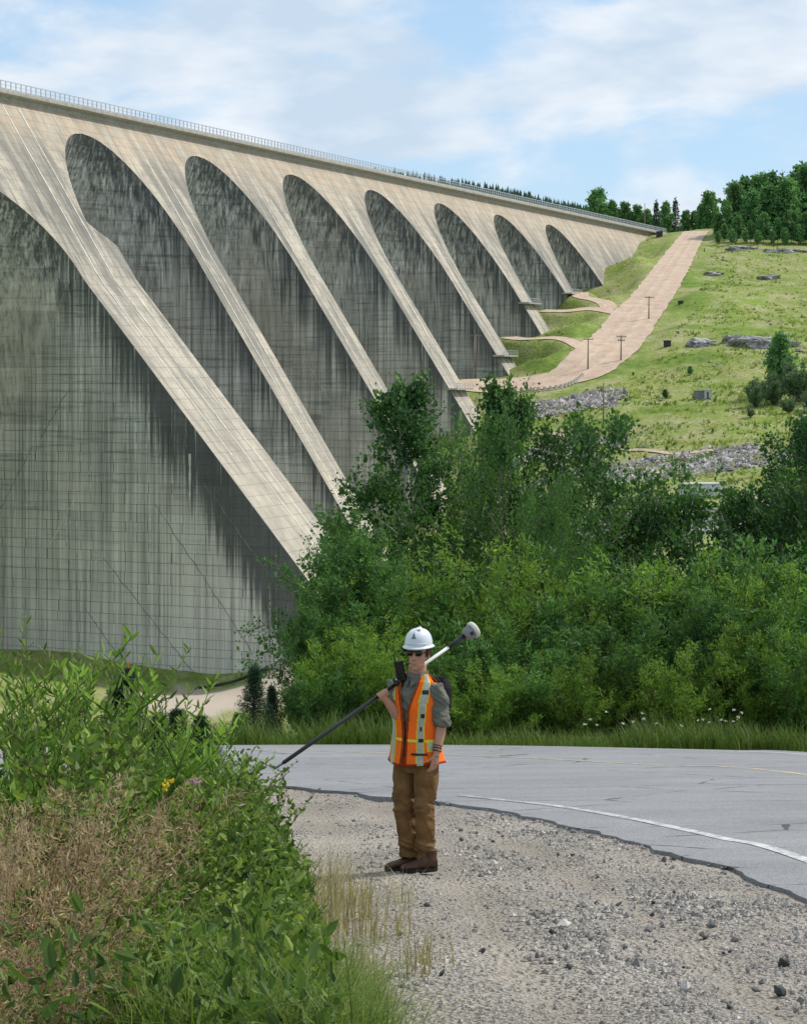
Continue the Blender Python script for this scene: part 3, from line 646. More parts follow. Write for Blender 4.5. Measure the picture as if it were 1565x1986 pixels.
# ------------------------------------------------------------------ vegetation
def m_leaf(name, c0, c1, c2, trans=0.35, rough=0.55):
    t = NT(name); v = t.attr('v').outputs['Fac']; oi = t.n('ShaderNodeObjectInfo').outputs['Random']
    n = t.noise(t.pos(), 0.9, 3)
    f = t.math('ADD', t.math('MULTIPLY', v, .72), t.math('MULTIPLY', n, .28))
    c = t.ramp(f, [(0.12, c0), (0.5, c1), (0.9, c2)])
    c = t.mix(1.0, c, t.rampv(oi, [(0, .82), (1, 1.15)]), 'MULTIPLY')
    t.l(c, t.b.inputs['Base Color']); t.b.inputs['Roughness'].default_value = rough; t.b.inputs['Specular IOR Level'].default_value = 0.22
    tr = t.n('ShaderNodeBsdfTranslucent'); t.l(t.mix(1.0, c, (1.25, 1.3, .75), 'MULTIPLY'), tr.inputs[0])
    ms = t.n('ShaderNodeMixShader'); ms.inputs[0].default_value = trans
    t.l(t.b.outputs[0], ms.inputs[1]); t.l(tr.outputs[0], ms.inputs[2]); t.l(ms.outputs[0], t.N['Material Output'].inputs[0])
    MATS[name] = t.m; return t.m
m_leaf('poplar_leaf', (0.028, 0.072, 0.024), (0.054, 0.133, 0.038), (0.128, 0.230, 0.054))
m_leaf('alder_leaf', (0.041, 0.101, 0.029), (0.081, 0.182, 0.046), (0.155, 0.301, 0.066))
m_leaf('willow_leaf', (0.060, 0.125, 0.021), (0.159, 0.284, 0.043), (0.291, 0.437, 0.079))
m_leaf('grey_willow_leaf', (.045, .08, .035), (.085, .135, .06), (.13, .185, .085))
m_leaf('spruce_needle', (0.013, 0.039, 0.021), (0.029, 0.072, 0.034), (0.055, 0.111, 0.046), .12)
m_leaf('far_leaf', (0.057, 0.146, 0.057), (0.121, 0.264, 0.090), (0.240, 0.434, 0.135), .25)
m_leaf('far_grey_leaf', (0.075, 0.140, 0.075), (0.140, 0.225, 0.112), (0.216, 0.309, 0.160), .25)
m_leaf('far_needle', (0.022, 0.061, 0.036), (0.045, 0.104, 0.058), (0.081, 0.153, 0.072), .1)
m_leaf('shrub_leaf', (0.030, 0.062, 0.014), (0.106, 0.186, 0.036), (0.300, 0.372, 0.090))
m_leaf('broad_leaf', (0.049, 0.126, 0.025), (0.098, 0.224, 0.039), (0.266, 0.420, 0.070), .45, .62)
m_leaf('dry_plume', (.18, .12, .07), (.36, .26, .17), (.52, .41, .29), .35, .8)
m_leaf('grass_blade', (.06, .12, .018), (.14, .22, .035), (.33, .33, .12), .35)
m_leaf('verge_grass', (.035, .075, .014), (.085, .145, .024), (.20, .22, .065), .3)
m_leaf('straw', (.22, .19, .09), (.38, .33, .17), (.52, .47, .28), .3)
m_leaf('petal_white', (.7, .7, .7), (.75, .75, .72), (.8, .8, .8), .3)
m_leaf('petal_yellow', (.6, .45, .03), (.7, .55, .04), (.75, .6, .06), .3)
m_leaf('petal_pink', (.45, .2, .35), (.55, .28, .45), (.62, .38, .5), .3)
plain('bark_grey', (.17, .155, .13), .9, var=.4, scale=9); plain('bark_brown', (.09, .065, .045), .9, var=.4, scale=9); plain('stem_green', (.10, .12, .04), .8, var=.3, scale=9); plain('stem_red', (.16, .09, .05), .8, var=.3, scale=9)
plain('bark_pale', (.46, .45, .40), .85, var=.45, scale=7)

def unit(v): return v/np.maximum(np.linalg.norm(v, axis=-1, keepdims=True), 1e-9)
def leafset(C, Dr, size, ratio, rs, six=False, fold=0.25, val=None):
    """leaves at points C pointing along Dr; returns V, Q, v"""
    n = len(C); Dr = unit(Dr); r = unit(rs.normal(size=(n, 3))); side = unit(np.cross(Dr, r)); nor = np.cross(side, Dr)
    size = np.broadcast_to(size, (n,))[:, None]; w = size*ratio*0.5; val = rs.rand(n) if val is None else val
    if six:
        pts = [C, C+Dr*size*.28+side*w+nor*w*fold, C+Dr*size*.66+side*w*.8+nor*w*fold*.6, C+Dr*size-nor*w*.3, C+Dr*size*.66-side*w*.8+nor*w*fold*.6, C+Dr*size*.28-side*w+nor*w*fold]
        V = np.stack(pts, 1).reshape(-1, 3); k = np.arange(n)[:, None]*6
        Q = np.concatenate([k+np.array([0, 1, 2, 3]), k+np.array([0, 3, 4, 5])]); return V, Q, np.repeat(val, 6)
    V = np.stack([C, C+Dr*size*.45+side*w+nor*w*fold, C+Dr*size, C+Dr*size*.45-side*w+nor*w*fold], 1).reshape(-1, 3)
    return V, np.arange(n*4).reshape(-1, 4), np.repeat(val, 4)
def cat(parts):
    V = []; Q = []; A = []; k = 0
    for v, q, a in parts: V.append(v); Q.append(q+k); A.append(a); k += len(v)
    return np.concatenate(V), np.concatenate(Q), np.concatenate(A)
def tubes(lines, n=5):
    m = MB()
    for pts, rad in lines: m.tube(pts, rad, n, False)
    return m
def curve(p, d, L, rs, k=5, up=0.0, wob=0.12):
    """a wandering branch of k points"""
    pts = [np.array(p, float)]; d = np.array(d, float); d /= np.linalg.norm(d)
    for i in range(k-1):
        d = d+rs.normal(size=3)*wob+np.array([0, 0, up]); d /= np.linalg.norm(d); pts.append(pts[-1]+d*L/(k-1))
    return np.array(pts)
def along(pts, u):
    u = np.asarray(u)*(len(pts)-1); i = np.minimum(u.astype(int), len(pts)-2); f = (u-i)[:, None]; return pts[i]*(1-f)+pts[i+1]*f
def proto_tree(name, seed, Ht, rad, base, leafmat, barkmat, nbr, ntw, nlf, lsize, lratio, rise=0.6, prof=None, sc=0.16, trunk_r=0.11, stems=1):
    rs = np.random.RandomState(seed); root = empty(name); lines = []; parts = []
    for sidx in range(stems):
        off = np.array([0, 0, 0]) if stems == 1 else rs.normal(size=3)*[.25, .25, 0]; lean = rs.normal(size=3)*[.07, .07, 0]*(1 if stems == 1 else 2.2)
        hs = Ht*(1 if sidx == 0 else rs.uniform(.72, .93)); tr = curve(off, np.array([0, 0, 1.])+lean, hs, rs, 9, 0.05, 0.045); lines.append((tr, [trunk_r*(1-.88*i/8)/(1 if stems == 1 else 1.4) for i in range(9)]))
        for b in range(nbr//stems):
            h = base+(1-base)*((b+rs.rand())/(nbr//stems)); p0 = along(tr, np.array([h*.985]))[0]; a = b*2.4+rs.rand()*1.1
            R = rad*prof((h-base)/(1-base))*rs.uniform(.62, 1.18)
            br = curve(p0, [cos(a), sin(a), rise*rs.uniform(.6, 1.4)+(.5 if h > .8 else 0)], R*1.15, rs, 5, .05, .14); lines.append((br, [max(.006, trunk_r*.34*(1-h*.6)*(1-.8*i/4)) for i in range(5)]))
            tone = rs.normal()*.13
            for w in range(ntw):
                u0 = rs.uniform(.22, 1.0); q0 = along(br, np.array([u0]))[0]; dd = unit(br[-1]-br[0])+rs.normal(size=3)*.75+[0, 0, .15]
                tw = curve(q0, dd, R*rs.uniform(.22, .48), rs, 4, -.02, .18); lines.append((tw, [.010, .008, .006, .003])) if w % 2 == 0 else None
                uu = rs.rand(nlf)**.8; C = along(tw, uu)+rs.normal(size=(nlf, 3))*sc*rs.uniform(.5, 1.1)
                Dr = unit(rs.normal(size=(nlf, 3))+unit(tw[-1]-tw[0])*.9+[0, 0, -.35])
                parts.append(leafset(C, Dr, lsize*rs.gamma(7, .145, nlf), lratio, rs, False, .3, np.clip(rs.normal(.45+tone, .18, nlf), 0, 1)))
    tubes(lines).build('trunk', MATS[barkmat], root, True)
    V, Q, A = cat(parts); link('crown', npmesh('crown', V, Q, {'v': A}), MATS[leafmat], root)
    root['_h'] = Ht; return root
def proto_shrub(name, seed, Ht, spread, leafmat, nst, ntw, nlf, lsize, lratio, sc=0.10, barkmat='bark_brown', crown='foliage', stem='stems', lo=.18):
    rs = np.random.RandomState(seed); root = empty(name); lines = []; parts = []
    for s in range(nst):
        a = s*2.399+rs.rand(); tilt = sqrt((s+.5)/nst)*spread; L = Ht*rs.uniform(.75, 1.05)*(1-.22*(s/nst)**2)
        st = curve([cos(a)*.12*Ht*.3, sin(a)*.12*Ht*.3, 0], [cos(a)*tilt, sin(a)*tilt, 1], L, rs, 7, .02, .09); lines.append((st, [.022*(1-.8*i/6)*Ht/3 for i in range(7)]))
        tone = rs.normal()*.12
        for w in range(ntw):
            u0 = rs.uniform(lo, 1.0); q0 = along(st, np.array([u0]))[0]; aa = rs.rand()*6.28
            tw = curve(q0, [cos(aa)*.8, sin(aa)*.8, rs.uniform(.2, 1.1)], Ht*rs.uniform(.09, .20)*(1.15-.5*u0), rs, 4, .03, .16)
            if w % 2 == 0: lines.append((tw, [.006, .005, .004, .002]))
            uu = rs.rand(nlf)**.8; C = along(tw, uu)+rs.normal(size=(nlf, 3))*sc*rs.uniform(.4, 1.1)
            Dr = unit(rs.normal(size=(nlf, 3))*.8+unit(tw[-1]-tw[0])*1.0)
            parts.append(leafset(C, Dr, lsize*rs.gamma(7, .145, nlf), lratio, rs, False, .3, np.clip(rs.normal(.45+tone+.12*(u0-.5), .18, nlf), 0, 1)))
    tubes(lines, 4).build(stem, MATS[barkmat], root, True)
    V, Q, A = cat(parts); link(crown, npmesh(crown, V, Q, {'v': A}), MATS[leafmat], root)
    root['_h'] = Ht; return root
def proto_spruce(name, seed, Ht, rad, nwh, per, needles, nl, leafmat='spruce_needle', nw=.22):
    rs = np.random.RandomState(seed); root = empty(name); tr = curve([0, 0, 0], [0, 0, 1], Ht, rs, 6, .05, .015); lines = [(tr, [Ht*.022*(1-.92*i/5) for i in range(6)])]; parts = []
    for w in range(nwh):
        h = .06+.93*w/nwh; p0 = along(tr, np.array([h]))[0]; R = rad*(1-h)**1.05+.012*Ht
        for b in range(per):
            a = b*6.283/per+w*.7+rs.rand()*.5; r = R*rs.uniform(.7, 1.12); br = curve(p0, [cos(a), sin(a), .12+.5*h], r, rs, 4, -.03+.06*h, .06)
            lines.append((br, [Ht*.004, Ht*.003, Ht*.002, Ht*.001]))
            uu = rs.rand(needles)**.7; C = along(br, uu)+rs.normal(size=(needles, 3))*.018*Ht
            Dr = unit(np.array([cos(a), sin(a), .15])+rs.normal(size=(needles, 3))*.55)
            parts.append(leafset(C, Dr, nl*rs.uniform(.7, 1.2, needles), nw, rs, False, .2, np.clip(.3+.4*uu+rs.normal(0, .12, needles), 0, 1)))
    C = tr[-1]+rs.normal(size=(20, 3))*[.006*Ht, .006*Ht, .03*Ht]; parts.append(leafset(C, np.array([[0, 0, 1.]])+rs.normal(size=(20, 3))*.3, nl, nw, rs))
    tubes(lines, 4).build('trunk', MATS['bark_brown'], root, True)
    V, Q, A = cat(parts); link('crown', npmesh('crown', V, Q, {'v': A}), MATS[leafmat], root); root['_h'] = Ht; return root
oval = lambda x: max(.12, sqrt(max(0, 1-(2*x-.85)**2/1.5)))
cone = lambda x: max(.10, (1-x)**.7*(.55+min(1, x*4)*.45))
PRO = {
 'poplar': proto_tree('poplar_tree', 1, 11, 2.5, .12, 'poplar_leaf', 'bark_pale', 66, 8, 48, .105, .78, .75, lambda x: max(.2, (1-x)**.5*(.7+.6*min(1, x*3))), .15, .14),
 'birch': proto_tree('birch_tree', 2, 9, 2.3, .28, 'poplar_leaf', 'bark_pale', 62, 8, 40, .10, .75, .8, oval, .15, .10, 2),
 'alder': proto_tree('alder_tree', 3, 6, 2.3, .06, 'alder_leaf', 'bark_grey', 60, 9, 52, .085, .72, .7, oval, .14, .07, 3),
 'bigbush': proto_tree('alder_tree', 4, 7.5, 3.0, .05, 'alder_leaf', 'bark_grey', 72, 9, 52, .088, .55, .7, oval, .16, .08, 4),
 'willow': proto_shrub('willow_shrub', 5, 4.5, .85, 'willow_leaf', 34, 24, 38, .115, .24, .10),
 'willow2': proto_shrub('willow_shrub', 6, 3.6, .75, 'alder_leaf', 30, 22, 38, .10, .36, .10),
 'spruce': proto_spruce('spruce_sapling', 7, 2.4, .75, 22, 9, 70, .07),
 'far_broad': proto_tree('broadleaf_tree', 8, 18, 5.2, .12, 'far_leaf', 'bark_grey', 46, 6, 22, .85, .8, .6, oval, .75, .24),
 'far_broad2': proto_tree('broadleaf_tree', 9, 18, 4.0, .15, 'far_leaf', 'bark_pale', 40, 6, 22, .8, .8, .7, lambda x: max(.15, (1-x)**.5*(.6+.7*min(1, x*3))), .7, .24),
 'far_willow': proto_shrub('willow_tree', 10, 15, .9, 'far_grey_leaf', 26, 16, 22, .8, .45, .75),
 'far_spruce': proto_spruce('spruce_tree', 11, 18, 3.6, 16, 7, 13, 1.15, 'far_needle', .34),
}
for o in PRO.values():
    o.location = (0, -4000, -4000)
_used = set()
def plant(kind, px, top, Y, wide=1.0, rot=None, name=None, label=None, cat_=None, group=None, base=None, lean=0):
    """stands a tree at column px, distance Y, grown to reach row top"""
    p = P(px, top, Y); g = gz(p.x, Y)-0.05 if base is None else base; h = max(.3, p.z-g)
    src = PRO[kind]
    if kind not in _used: o = src; _used.add(kind)
    else: o = copy_tree(src)
    if '_h' in o: s = o['_h']
    s = h/HH[kind]; o.location = (p.x, Y, g); o.scale = (s*wide, s*wide, s)
    o.rotation_euler = (lean, 0, RND.uniform(0, 6.28) if rot is None else rot)
    if name: o.name = name
    return tag(o, label, cat_, group)
HH = {k: o['_h'] for k, o in PRO.items()}
for o in PRO.values(): del o['_h']
RND = random.Random(21)
G1 = 'trees and tall shrubs across the road'
for a in [
 ('poplar', 762, 762, 58, .92, 'tall dark poplar beside the pale buttress feet, taller than its neighbours', 'tree'),
 ('poplar', 986, 770, 63, .70, 'narrow poplar top rising right of the tallest roadside poplar', 'tree'),
 ('bigbush', 985, 872, 57, .70, 'broad dark green bushy tree below the narrow poplar top', 'tree'),
 ('alder', 640, 1066, 48, .85, 'dark alder hiding the foot of the widest buttress', 'tree'),
 ('alder', 600, 1195, 45, .75, 'leftmost dark alder across the road, against the grey wall', 'tree'),
 ('alder', 690, 1030, 51, .7, 'dark alder under the tall poplar on its left side', 'tree'),
 ('bigbush', 882, 985, 60, .5, 'dark tree filling the gap between the two poplars', 'tree'),
 ('birch', 1196, 868, 60, .85, 'thin see-through birch left of its twin in mid right', 'tree'),
 ('birch', 1262, 846, 62, .85, 'thin birch with dark clumps, right one of the twin birches', 'tree'),
 ('birch', 1452, 842, 58, .9, 'open birch at the right with hillside showing through', 'tree'),
 ('poplar', 1550, 800, 55, .8, 'dark poplar at the right border of the roadside thicket', 'tree'),
 ('birch', 1515, 880, 57, .8, 'smaller birch between the open birch and the border poplar', 'tree'),
 ('bigbush', 1085, 1010, 55, .48, 'dark bushy tree right of the broad tree in the middle', 'tree'),
 ('willow', 850, 1026, 48.5, 1.05, 'bright green rounded willow above the hard hat', 'shrub'),
 ('willow2', 720, 1090, 47, 1.0, 'mid green willow between dark alder and bright rounded willow', 'shrub'),
 ('willow', 960, 1090, 47, .9, 'yellow-green willow behind the survey receiver', 'shrub'),
 ('willow2', 1060, 1075, 47.5, 1.1, 'mid green willow below the dark bushy tree in the middle', 'shrub'),
 ('willow', 1150, 1072, 48, 1.0, 'pale green tall willow under the left thin birch', 'shrub'),
 ('willow', 1260, 1095, 47, 1.0, 'pale green willow under the right thin birch', 'shrub'),
 ('willow2', 1350, 1088, 48, 1.0, 'dense green willow left of the rightmost willows', 'shrub'),
 ('willow', 1440, 1062, 47, 1.0, 'light green willow under the open birch', 'shrub'),
 ('willow2', 1535, 1048, 47, 1.1, 'dense willow at the right border under the poplar', 'shrub'),
 ('willow2', 625, 1290, 43.2, 1.0, 'low dense shrub at the verge left of the survey pole', 'shrub'),
 ('willow', 668, 1215, 44, 1.0, 'bright feathery shrub at the verge over the survey pole', 'shrub'),
 ('willow', 745, 1200, 43.8, .9, 'feathery green shrub directly left of the man', 'shrub'),
 ('willow2', 870, 1225, 44, 1.0, 'dark shrub directly behind the man and his pole', 'shrub'),
 ('willow', 940, 1275, 43, 1.1, 'light green low shrub just right of the man', 'shrub'),
 ('willow2', 1030, 1210, 44, 1.1, 'grey-green verge shrub two places right of the man', 'shrub'),
 ('willow', 1120, 1250, 43.2, 1.0, 'low verge shrub below the pale tall willow', 'shrub'),
 ('willow2', 1215, 1190, 44.5, 1.1, 'broad verge shrub below the twin birches', 'shrub'),
 ('willow', 1310, 1240, 43.3, 1.0, 'low light verge shrub right of the twin birches', 'shrub'),
 ('alder', 1410, 1170, 44.5, .9, 'dark leafy shrub at the verge towards the right', 'shrub'),
 ('willow', 1490, 1190, 43.6, .9, 'light feathery shrub at the verge near the right border', 'shrub'),
 ('willow2', 1560, 1220, 43.2, 1.0, 'verge shrub cut by the right border', 'shrub'),
 ('spruce', 492, 1292, 42.5, 1.15, 'dark spruce sapling at the left end of the roadside shrubs', 'spruce'),
 ('spruce', 530, 1330, 43.5, 1.1, 'short spruce sapling tucked right of the darker sapling', 'spruce'),
 ('spruce', 455, 1385, 41.5, 1.2, 'small bushy spruce left of the dark sapling by the road', 'spruce'),
 ('spruce', 228, 1306, 27, 1.5, 'lone dark spruce sapling above the left thicket', 'spruce'),
 ('spruce', 345, 1372, 25.5, 1.5, 'small spruce tip in front of the pale path', 'spruce'),
 ('spruce', 300, 1385, 26, 1.5, 'spruce tip between lone dark sapling and path', 'spruce'),
 ('spruce', 395, 1385, 25, 1.5, 'right one of the spruce tips over the left thicket', 'spruce'),
]: plant(a[0], a[1], a[2], a[3], a[4], label=a[5], cat_=a[6], group=G1)
# far trees: the wood at the top right, the trees behind the crest, the clump at the right border
GF = 'wood at the top of the hillside'
for px, top, Y, k in [(1392, 420, 1215, 'far_broad'), (1412, 395, 1215, 'far_broad2'), (1426, 366, 1225, 'far_broad'), (1443, 350, 1235, 'far_broad2'), (1458, 372, 1215, 'far_broad2'), (1472, 352, 1240, 'far_broad'), (1490, 362, 1220, 'far_broad2'),
  (1500, 342, 1245, 'far_broad2'), (1515, 340, 1240, 'far_spruce'), (1528, 360, 1220, 'far_broad'), (1543, 346, 1240, 'far_broad2'), (1560, 336, 1235, 'far_broad'), (1405, 438, 1200, 'far_broad'), (1430, 425, 1195, 'far_broad'), (1455, 430, 1190, 'far_broad2'),
  (1480, 420, 1190, 'far_broad'), (1508, 425, 1190, 'far_broad2'), (1535, 415, 1190, 'far_broad'), (1562, 420, 1188, 'far_broad'), (1585, 350, 1230, 'far_broad2'), (1590, 420, 1190, 'far_broad'), (1420, 448, 1182, 'far_broad'), (1446, 446, 1183, 'far_broad2'), (1470, 450, 1180, 'far_broad'), (1498, 448, 1182, 'far_broad2'), (1522, 446, 1182, 'far_broad'), (1548, 440, 1182, 'far_broad'), (1572, 445, 1182, 'far_broad2'), (1392, 452, 1185, 'far_broad')]:
    plant(k, px, top, Y, 1.0, label='leafy tree in the dense wood at the top right of the hillside', cat_='tree', group=GF)
GB = 'trees behind the end of the dam crest'
for px, top, Y, k in [(1158, 378, 1390, 'far_broad'), (1185, 393, 1380, 'far_broad2'), (1212, 400, 1370, 'far_broad'), (1236, 405, 1370, 'far_broad'), (1272, 391, 1350, 'far_spruce'), (1293, 395, 1345, 'far_broad2'), (1309, 387, 1350, 'far_spruce'), (1330, 414, 1340, 'far_broad'), (1346, 412, 1340, 'far_broad2'),
  (1376, 382, 1320, 'far_broad'), (1362, 400, 1330, 'far_broad2'), (1255, 412, 1360, 'far_broad'), (1170, 402, 1360, 'far_broad')]:
    plant(k, px, top, Y, .95, label='tree standing beyond the right end of the dam crest', cat_='tree', group=GB)
GC = 'willows at the right border of the hillside'
for px, top, Y, k, w, lb in [(1512, 662, 790, 'far_broad', .85, 'darker rounded tree topping the pale willow clump on the right'), (1465, 735, 765, 'far_willow', .8, 'pale willow of the clump at the right border'), (1500, 725, 770, 'far_willow', .9, 'pale willow of the clump at the right border'), (1545, 700, 775, 'far_willow', .9, 'pale willow of the clump at the right border'),
  (1455, 790, 740, 'far_willow', .8, 'pale willow of the clump at the right border'), (1530, 770, 745, 'far_willow', 1.0, 'pale willow of the clump at the right border'), (1572, 760, 745, 'far_willow', 1.0, 'pale willow of the clump at the right border')]:
    plant(k, px, top, Y, w, label=lb, cat_='tree', group=GC)
for px, top, Y, k, w, lb in [(1228, 722, 842, 'far_broad', 1.3, 'round dark bush alone on the grass right of the poles'), (1216, 803, 775, 'far_spruce', 1.3, 'left one of two dark bushes in the dry grass'), (1250, 806, 773, 'far_broad', 1.0, 'right one of two dark bushes in the dry grass'), (1338, 712, 838, 'far_broad', 1.2, 'tiny dark bush alone in the middle of the meadow'),
  (1374, 637, 920, 'far_spruce', 1.0, 'tiny upright spruce above the grey outcrop'), (1220, 497, 1120, 'far_spruce', .9, 'small spruce beside the last concrete slope'), (1290, 757, 800, 'far_broad', 1.4, 'dark tuft left of the grey hut'),
  (1355, 495, 1135, 'far_spruce', 1., 'first spruce seedling by the right edge of the dirt road'), (1366, 480, 1160, 'far_spruce', .9, 'second spruce seedling by the right edge of the dirt road'), (1500, 470, 1170, 'far_spruce', .9, 'dark low spruce in front of the wood')]:
    plant(k, px, top, Y, w, label=lb, cat_='bush')
ORD = ['first', 'second', 'third', 'fourth', 'fifth', 'sixth', 'seventh', 'eighth', 'ninth', 'tenth', 'eleventh', 'twelfth', 'thirteenth', 'fourteenth', 'fifteenth', 'sixteenth', 'seventeenth', 'eighteenth', 'nineteenth', 'twentieth', 'twenty-first', 'twenty-second']
def ordinal(group, key, text):
    L = [o for o in COL.objects if o.get('group') == group and o.parent is None and o.type == 'EMPTY' and key(o)]
    L.sort(key=lambda o: o.location.x/o.location.y)
    for i, o in enumerate(L): o['label'] = text % ORD[i]
def topz(o): return o.location.y
ordinal(GF, lambda o: o.location.y >= 1212, 'leafy tree in the back row of the hilltop wood, %s from the left')
ordinal(GF, lambda o: 1186.5 <= o.location.y < 1212, 'leafy tree in the middle row of the hilltop wood, %s from the left')
ordinal(GF, lambda o: o.location.y < 1186.5, 'low leafy tree at the front edge of the hilltop wood, %s from the left')
ordinal(GB, lambda o: True, 'tree beyond the right end of the dam crest, %s from the left')
ordinal(GC, lambda o: 'pale' in o['label'] and o.location.y >= 755, 'pale willow in the upper part of the right border clump, %s from the left')
ordinal(GC, lambda o: 'pale' in o['label'] and o.location.y < 755, 'pale willow in the lower part of the right border clump, %s from the left')
for k, o in PRO.items():
    if k not in _used: bpy.data.objects.remove(o)

def meadow():
    rs = np.random.RandomState(33); n = 42000; px = rs.uniform(1000, 1640, n); py = rs.uniform(440, 1000, n); Yq = np.interp(py, [440, 480, 560, 640, 720, 800, 860, 1000], [1265, 1160, 1040, 930, 840, 775, 710, 610])+rs.normal(size=n)*8; X = (px-CX)/F*Yq
    k = (roadmask(X, Yq) < .15) & (fbm(X/9, Yq/9, 4) > -.12+.2*rs.rand(n)); t_ = (X-X0)*NX.x+(Yq-Y0)*NX.y; s_ = (X-X0)*AX.x+(Yq-Y0)*AX.y; k &= t_ > tenv(H-ground(X, Yq))+2; X, Yq = X[k], Yq[k]; n = len(X)
    X3 = np.repeat(X, 3)+rs.normal(size=3*n)*.35; Y3 = np.repeat(Yq, 3)+rs.normal(size=3*n)*.35; h = np.repeat(rs.gamma(2.0, .17, n)+.15, 3)*rs.uniform(.6, 1.2, 3*n); v = np.repeat(np.clip(rs.normal(.45, .2, n)+fbm(X/14, Yq/14, 3)*1.6, 0, 1), 3)
    B = np.stack([X3, Y3, ground(X3, Y3)-.05], -1); V, Q, A = blades_far(B, h, h*.75, rs, v); tag(mesh_obj('meadow_tufts', V, Q, MATS['meadow_tuft'], vattr={'v': A}), 'tufts of grass and weeds over the hillside meadow', 'grass', None, 'stuff')
def blades_far(B, h, w, rs, v):
    n = len(B); a = rs.rand(n)*6.28; sd = np.stack([np.cos(a), np.sin(a), np.zeros(n)], -1)*(w*.5)[:, None]; up = np.stack([rs.normal(size=n)*.25, rs.normal(size=n)*.25, np.ones(n)], -1)*h[:, None]
    V = np.stack([B-sd, B+sd, B+sd*.5+up, B-sd*.35+up*.9], 1).reshape(-1, 3); return V, np.arange(4*n).reshape(-1, 4), np.repeat(v, 4)
m_leaf('meadow_tuft', (.10, .17, .035), (.20, .27, .065), (.42, .39, .20), .45)
meadow()
# far ridge behind the dam with its conifers
def ridge():
    Yr = 2600.; xs = np.linspace(100, 1500, 70); sky = np.interp(xs, [100, 600, 740, 800, 880, 960, 1080, 1160, 1260, 1500], [420, 350, 328, 334, 347, 360, 388, 402, 425, 440])+2
    rows = []; rs = np.random.RandomState(4)
    for dy, f in ((-900, -.2), (-500, .45), (-200, .85), (0, 1.0), (300, .8), (900, .2)):
        rows.append(np.stack([(xs-CX)/F*Yr+dy*.1, np.full(70, Yr+dy), ((YH-sky)/F*Yr-8)*f], -1))
    V = np.concatenate(rows); tag(mesh_obj('hills', V, grid_faces(6, 70)[:, ::-1], MATS['far_needle_ground'], smooth=True), 'wooded ridge far behind the dam', None, None, 'structure')
    n = 1500; x = rs.uniform(640, 1300, n); u = rs.rand(n); parts = []
    zt = ((YH-np.interp(x, xs, sky))/F*Yr-8)
    f = .8+.2*(1-u*2)**0; yy = Yr-200*u; zz = zt*(1-.15*u); Xc = (x-CX)/F*Yr
    hgt = rs.uniform(7, 15, n); m = 7; V = []; Q = []
    for i in range(n):
        k = len(V); h = hgt[i]; r = h*.17
        for lev, (za, ra) in enumerate(((0., 1.), (.45, .35), (.42, .72), (1., .03))):
            for j in range(m):
                a = j*6.283/m+rs.rand()*.5; q = r*ra*rs.uniform(.7, 1.25); V.append((Xc[i]+q*cos(a), yy[i]+q*sin(a), zz[i]+h*za))
        for lev in (0, 2):
            for j in range(m): Q.append((k+lev*m+j, k+lev*m+(j+1) % m, k+(lev+1)*m+(j+1) % m, k+(lev+1)*m+j))
    o = mesh_obj('far_forest', V, Q, MATS['far_needle'], vattr={'v': np.repeat(rs.rand(n), 4*m)}); tag(o, 'dark conifers along the ridge above the dam crest', 'forest', None, 'stuff')
plain('far_needle_ground', (.03, .055, .035), .95, var=.4, scale=.02, use_pos=True)
ridge()
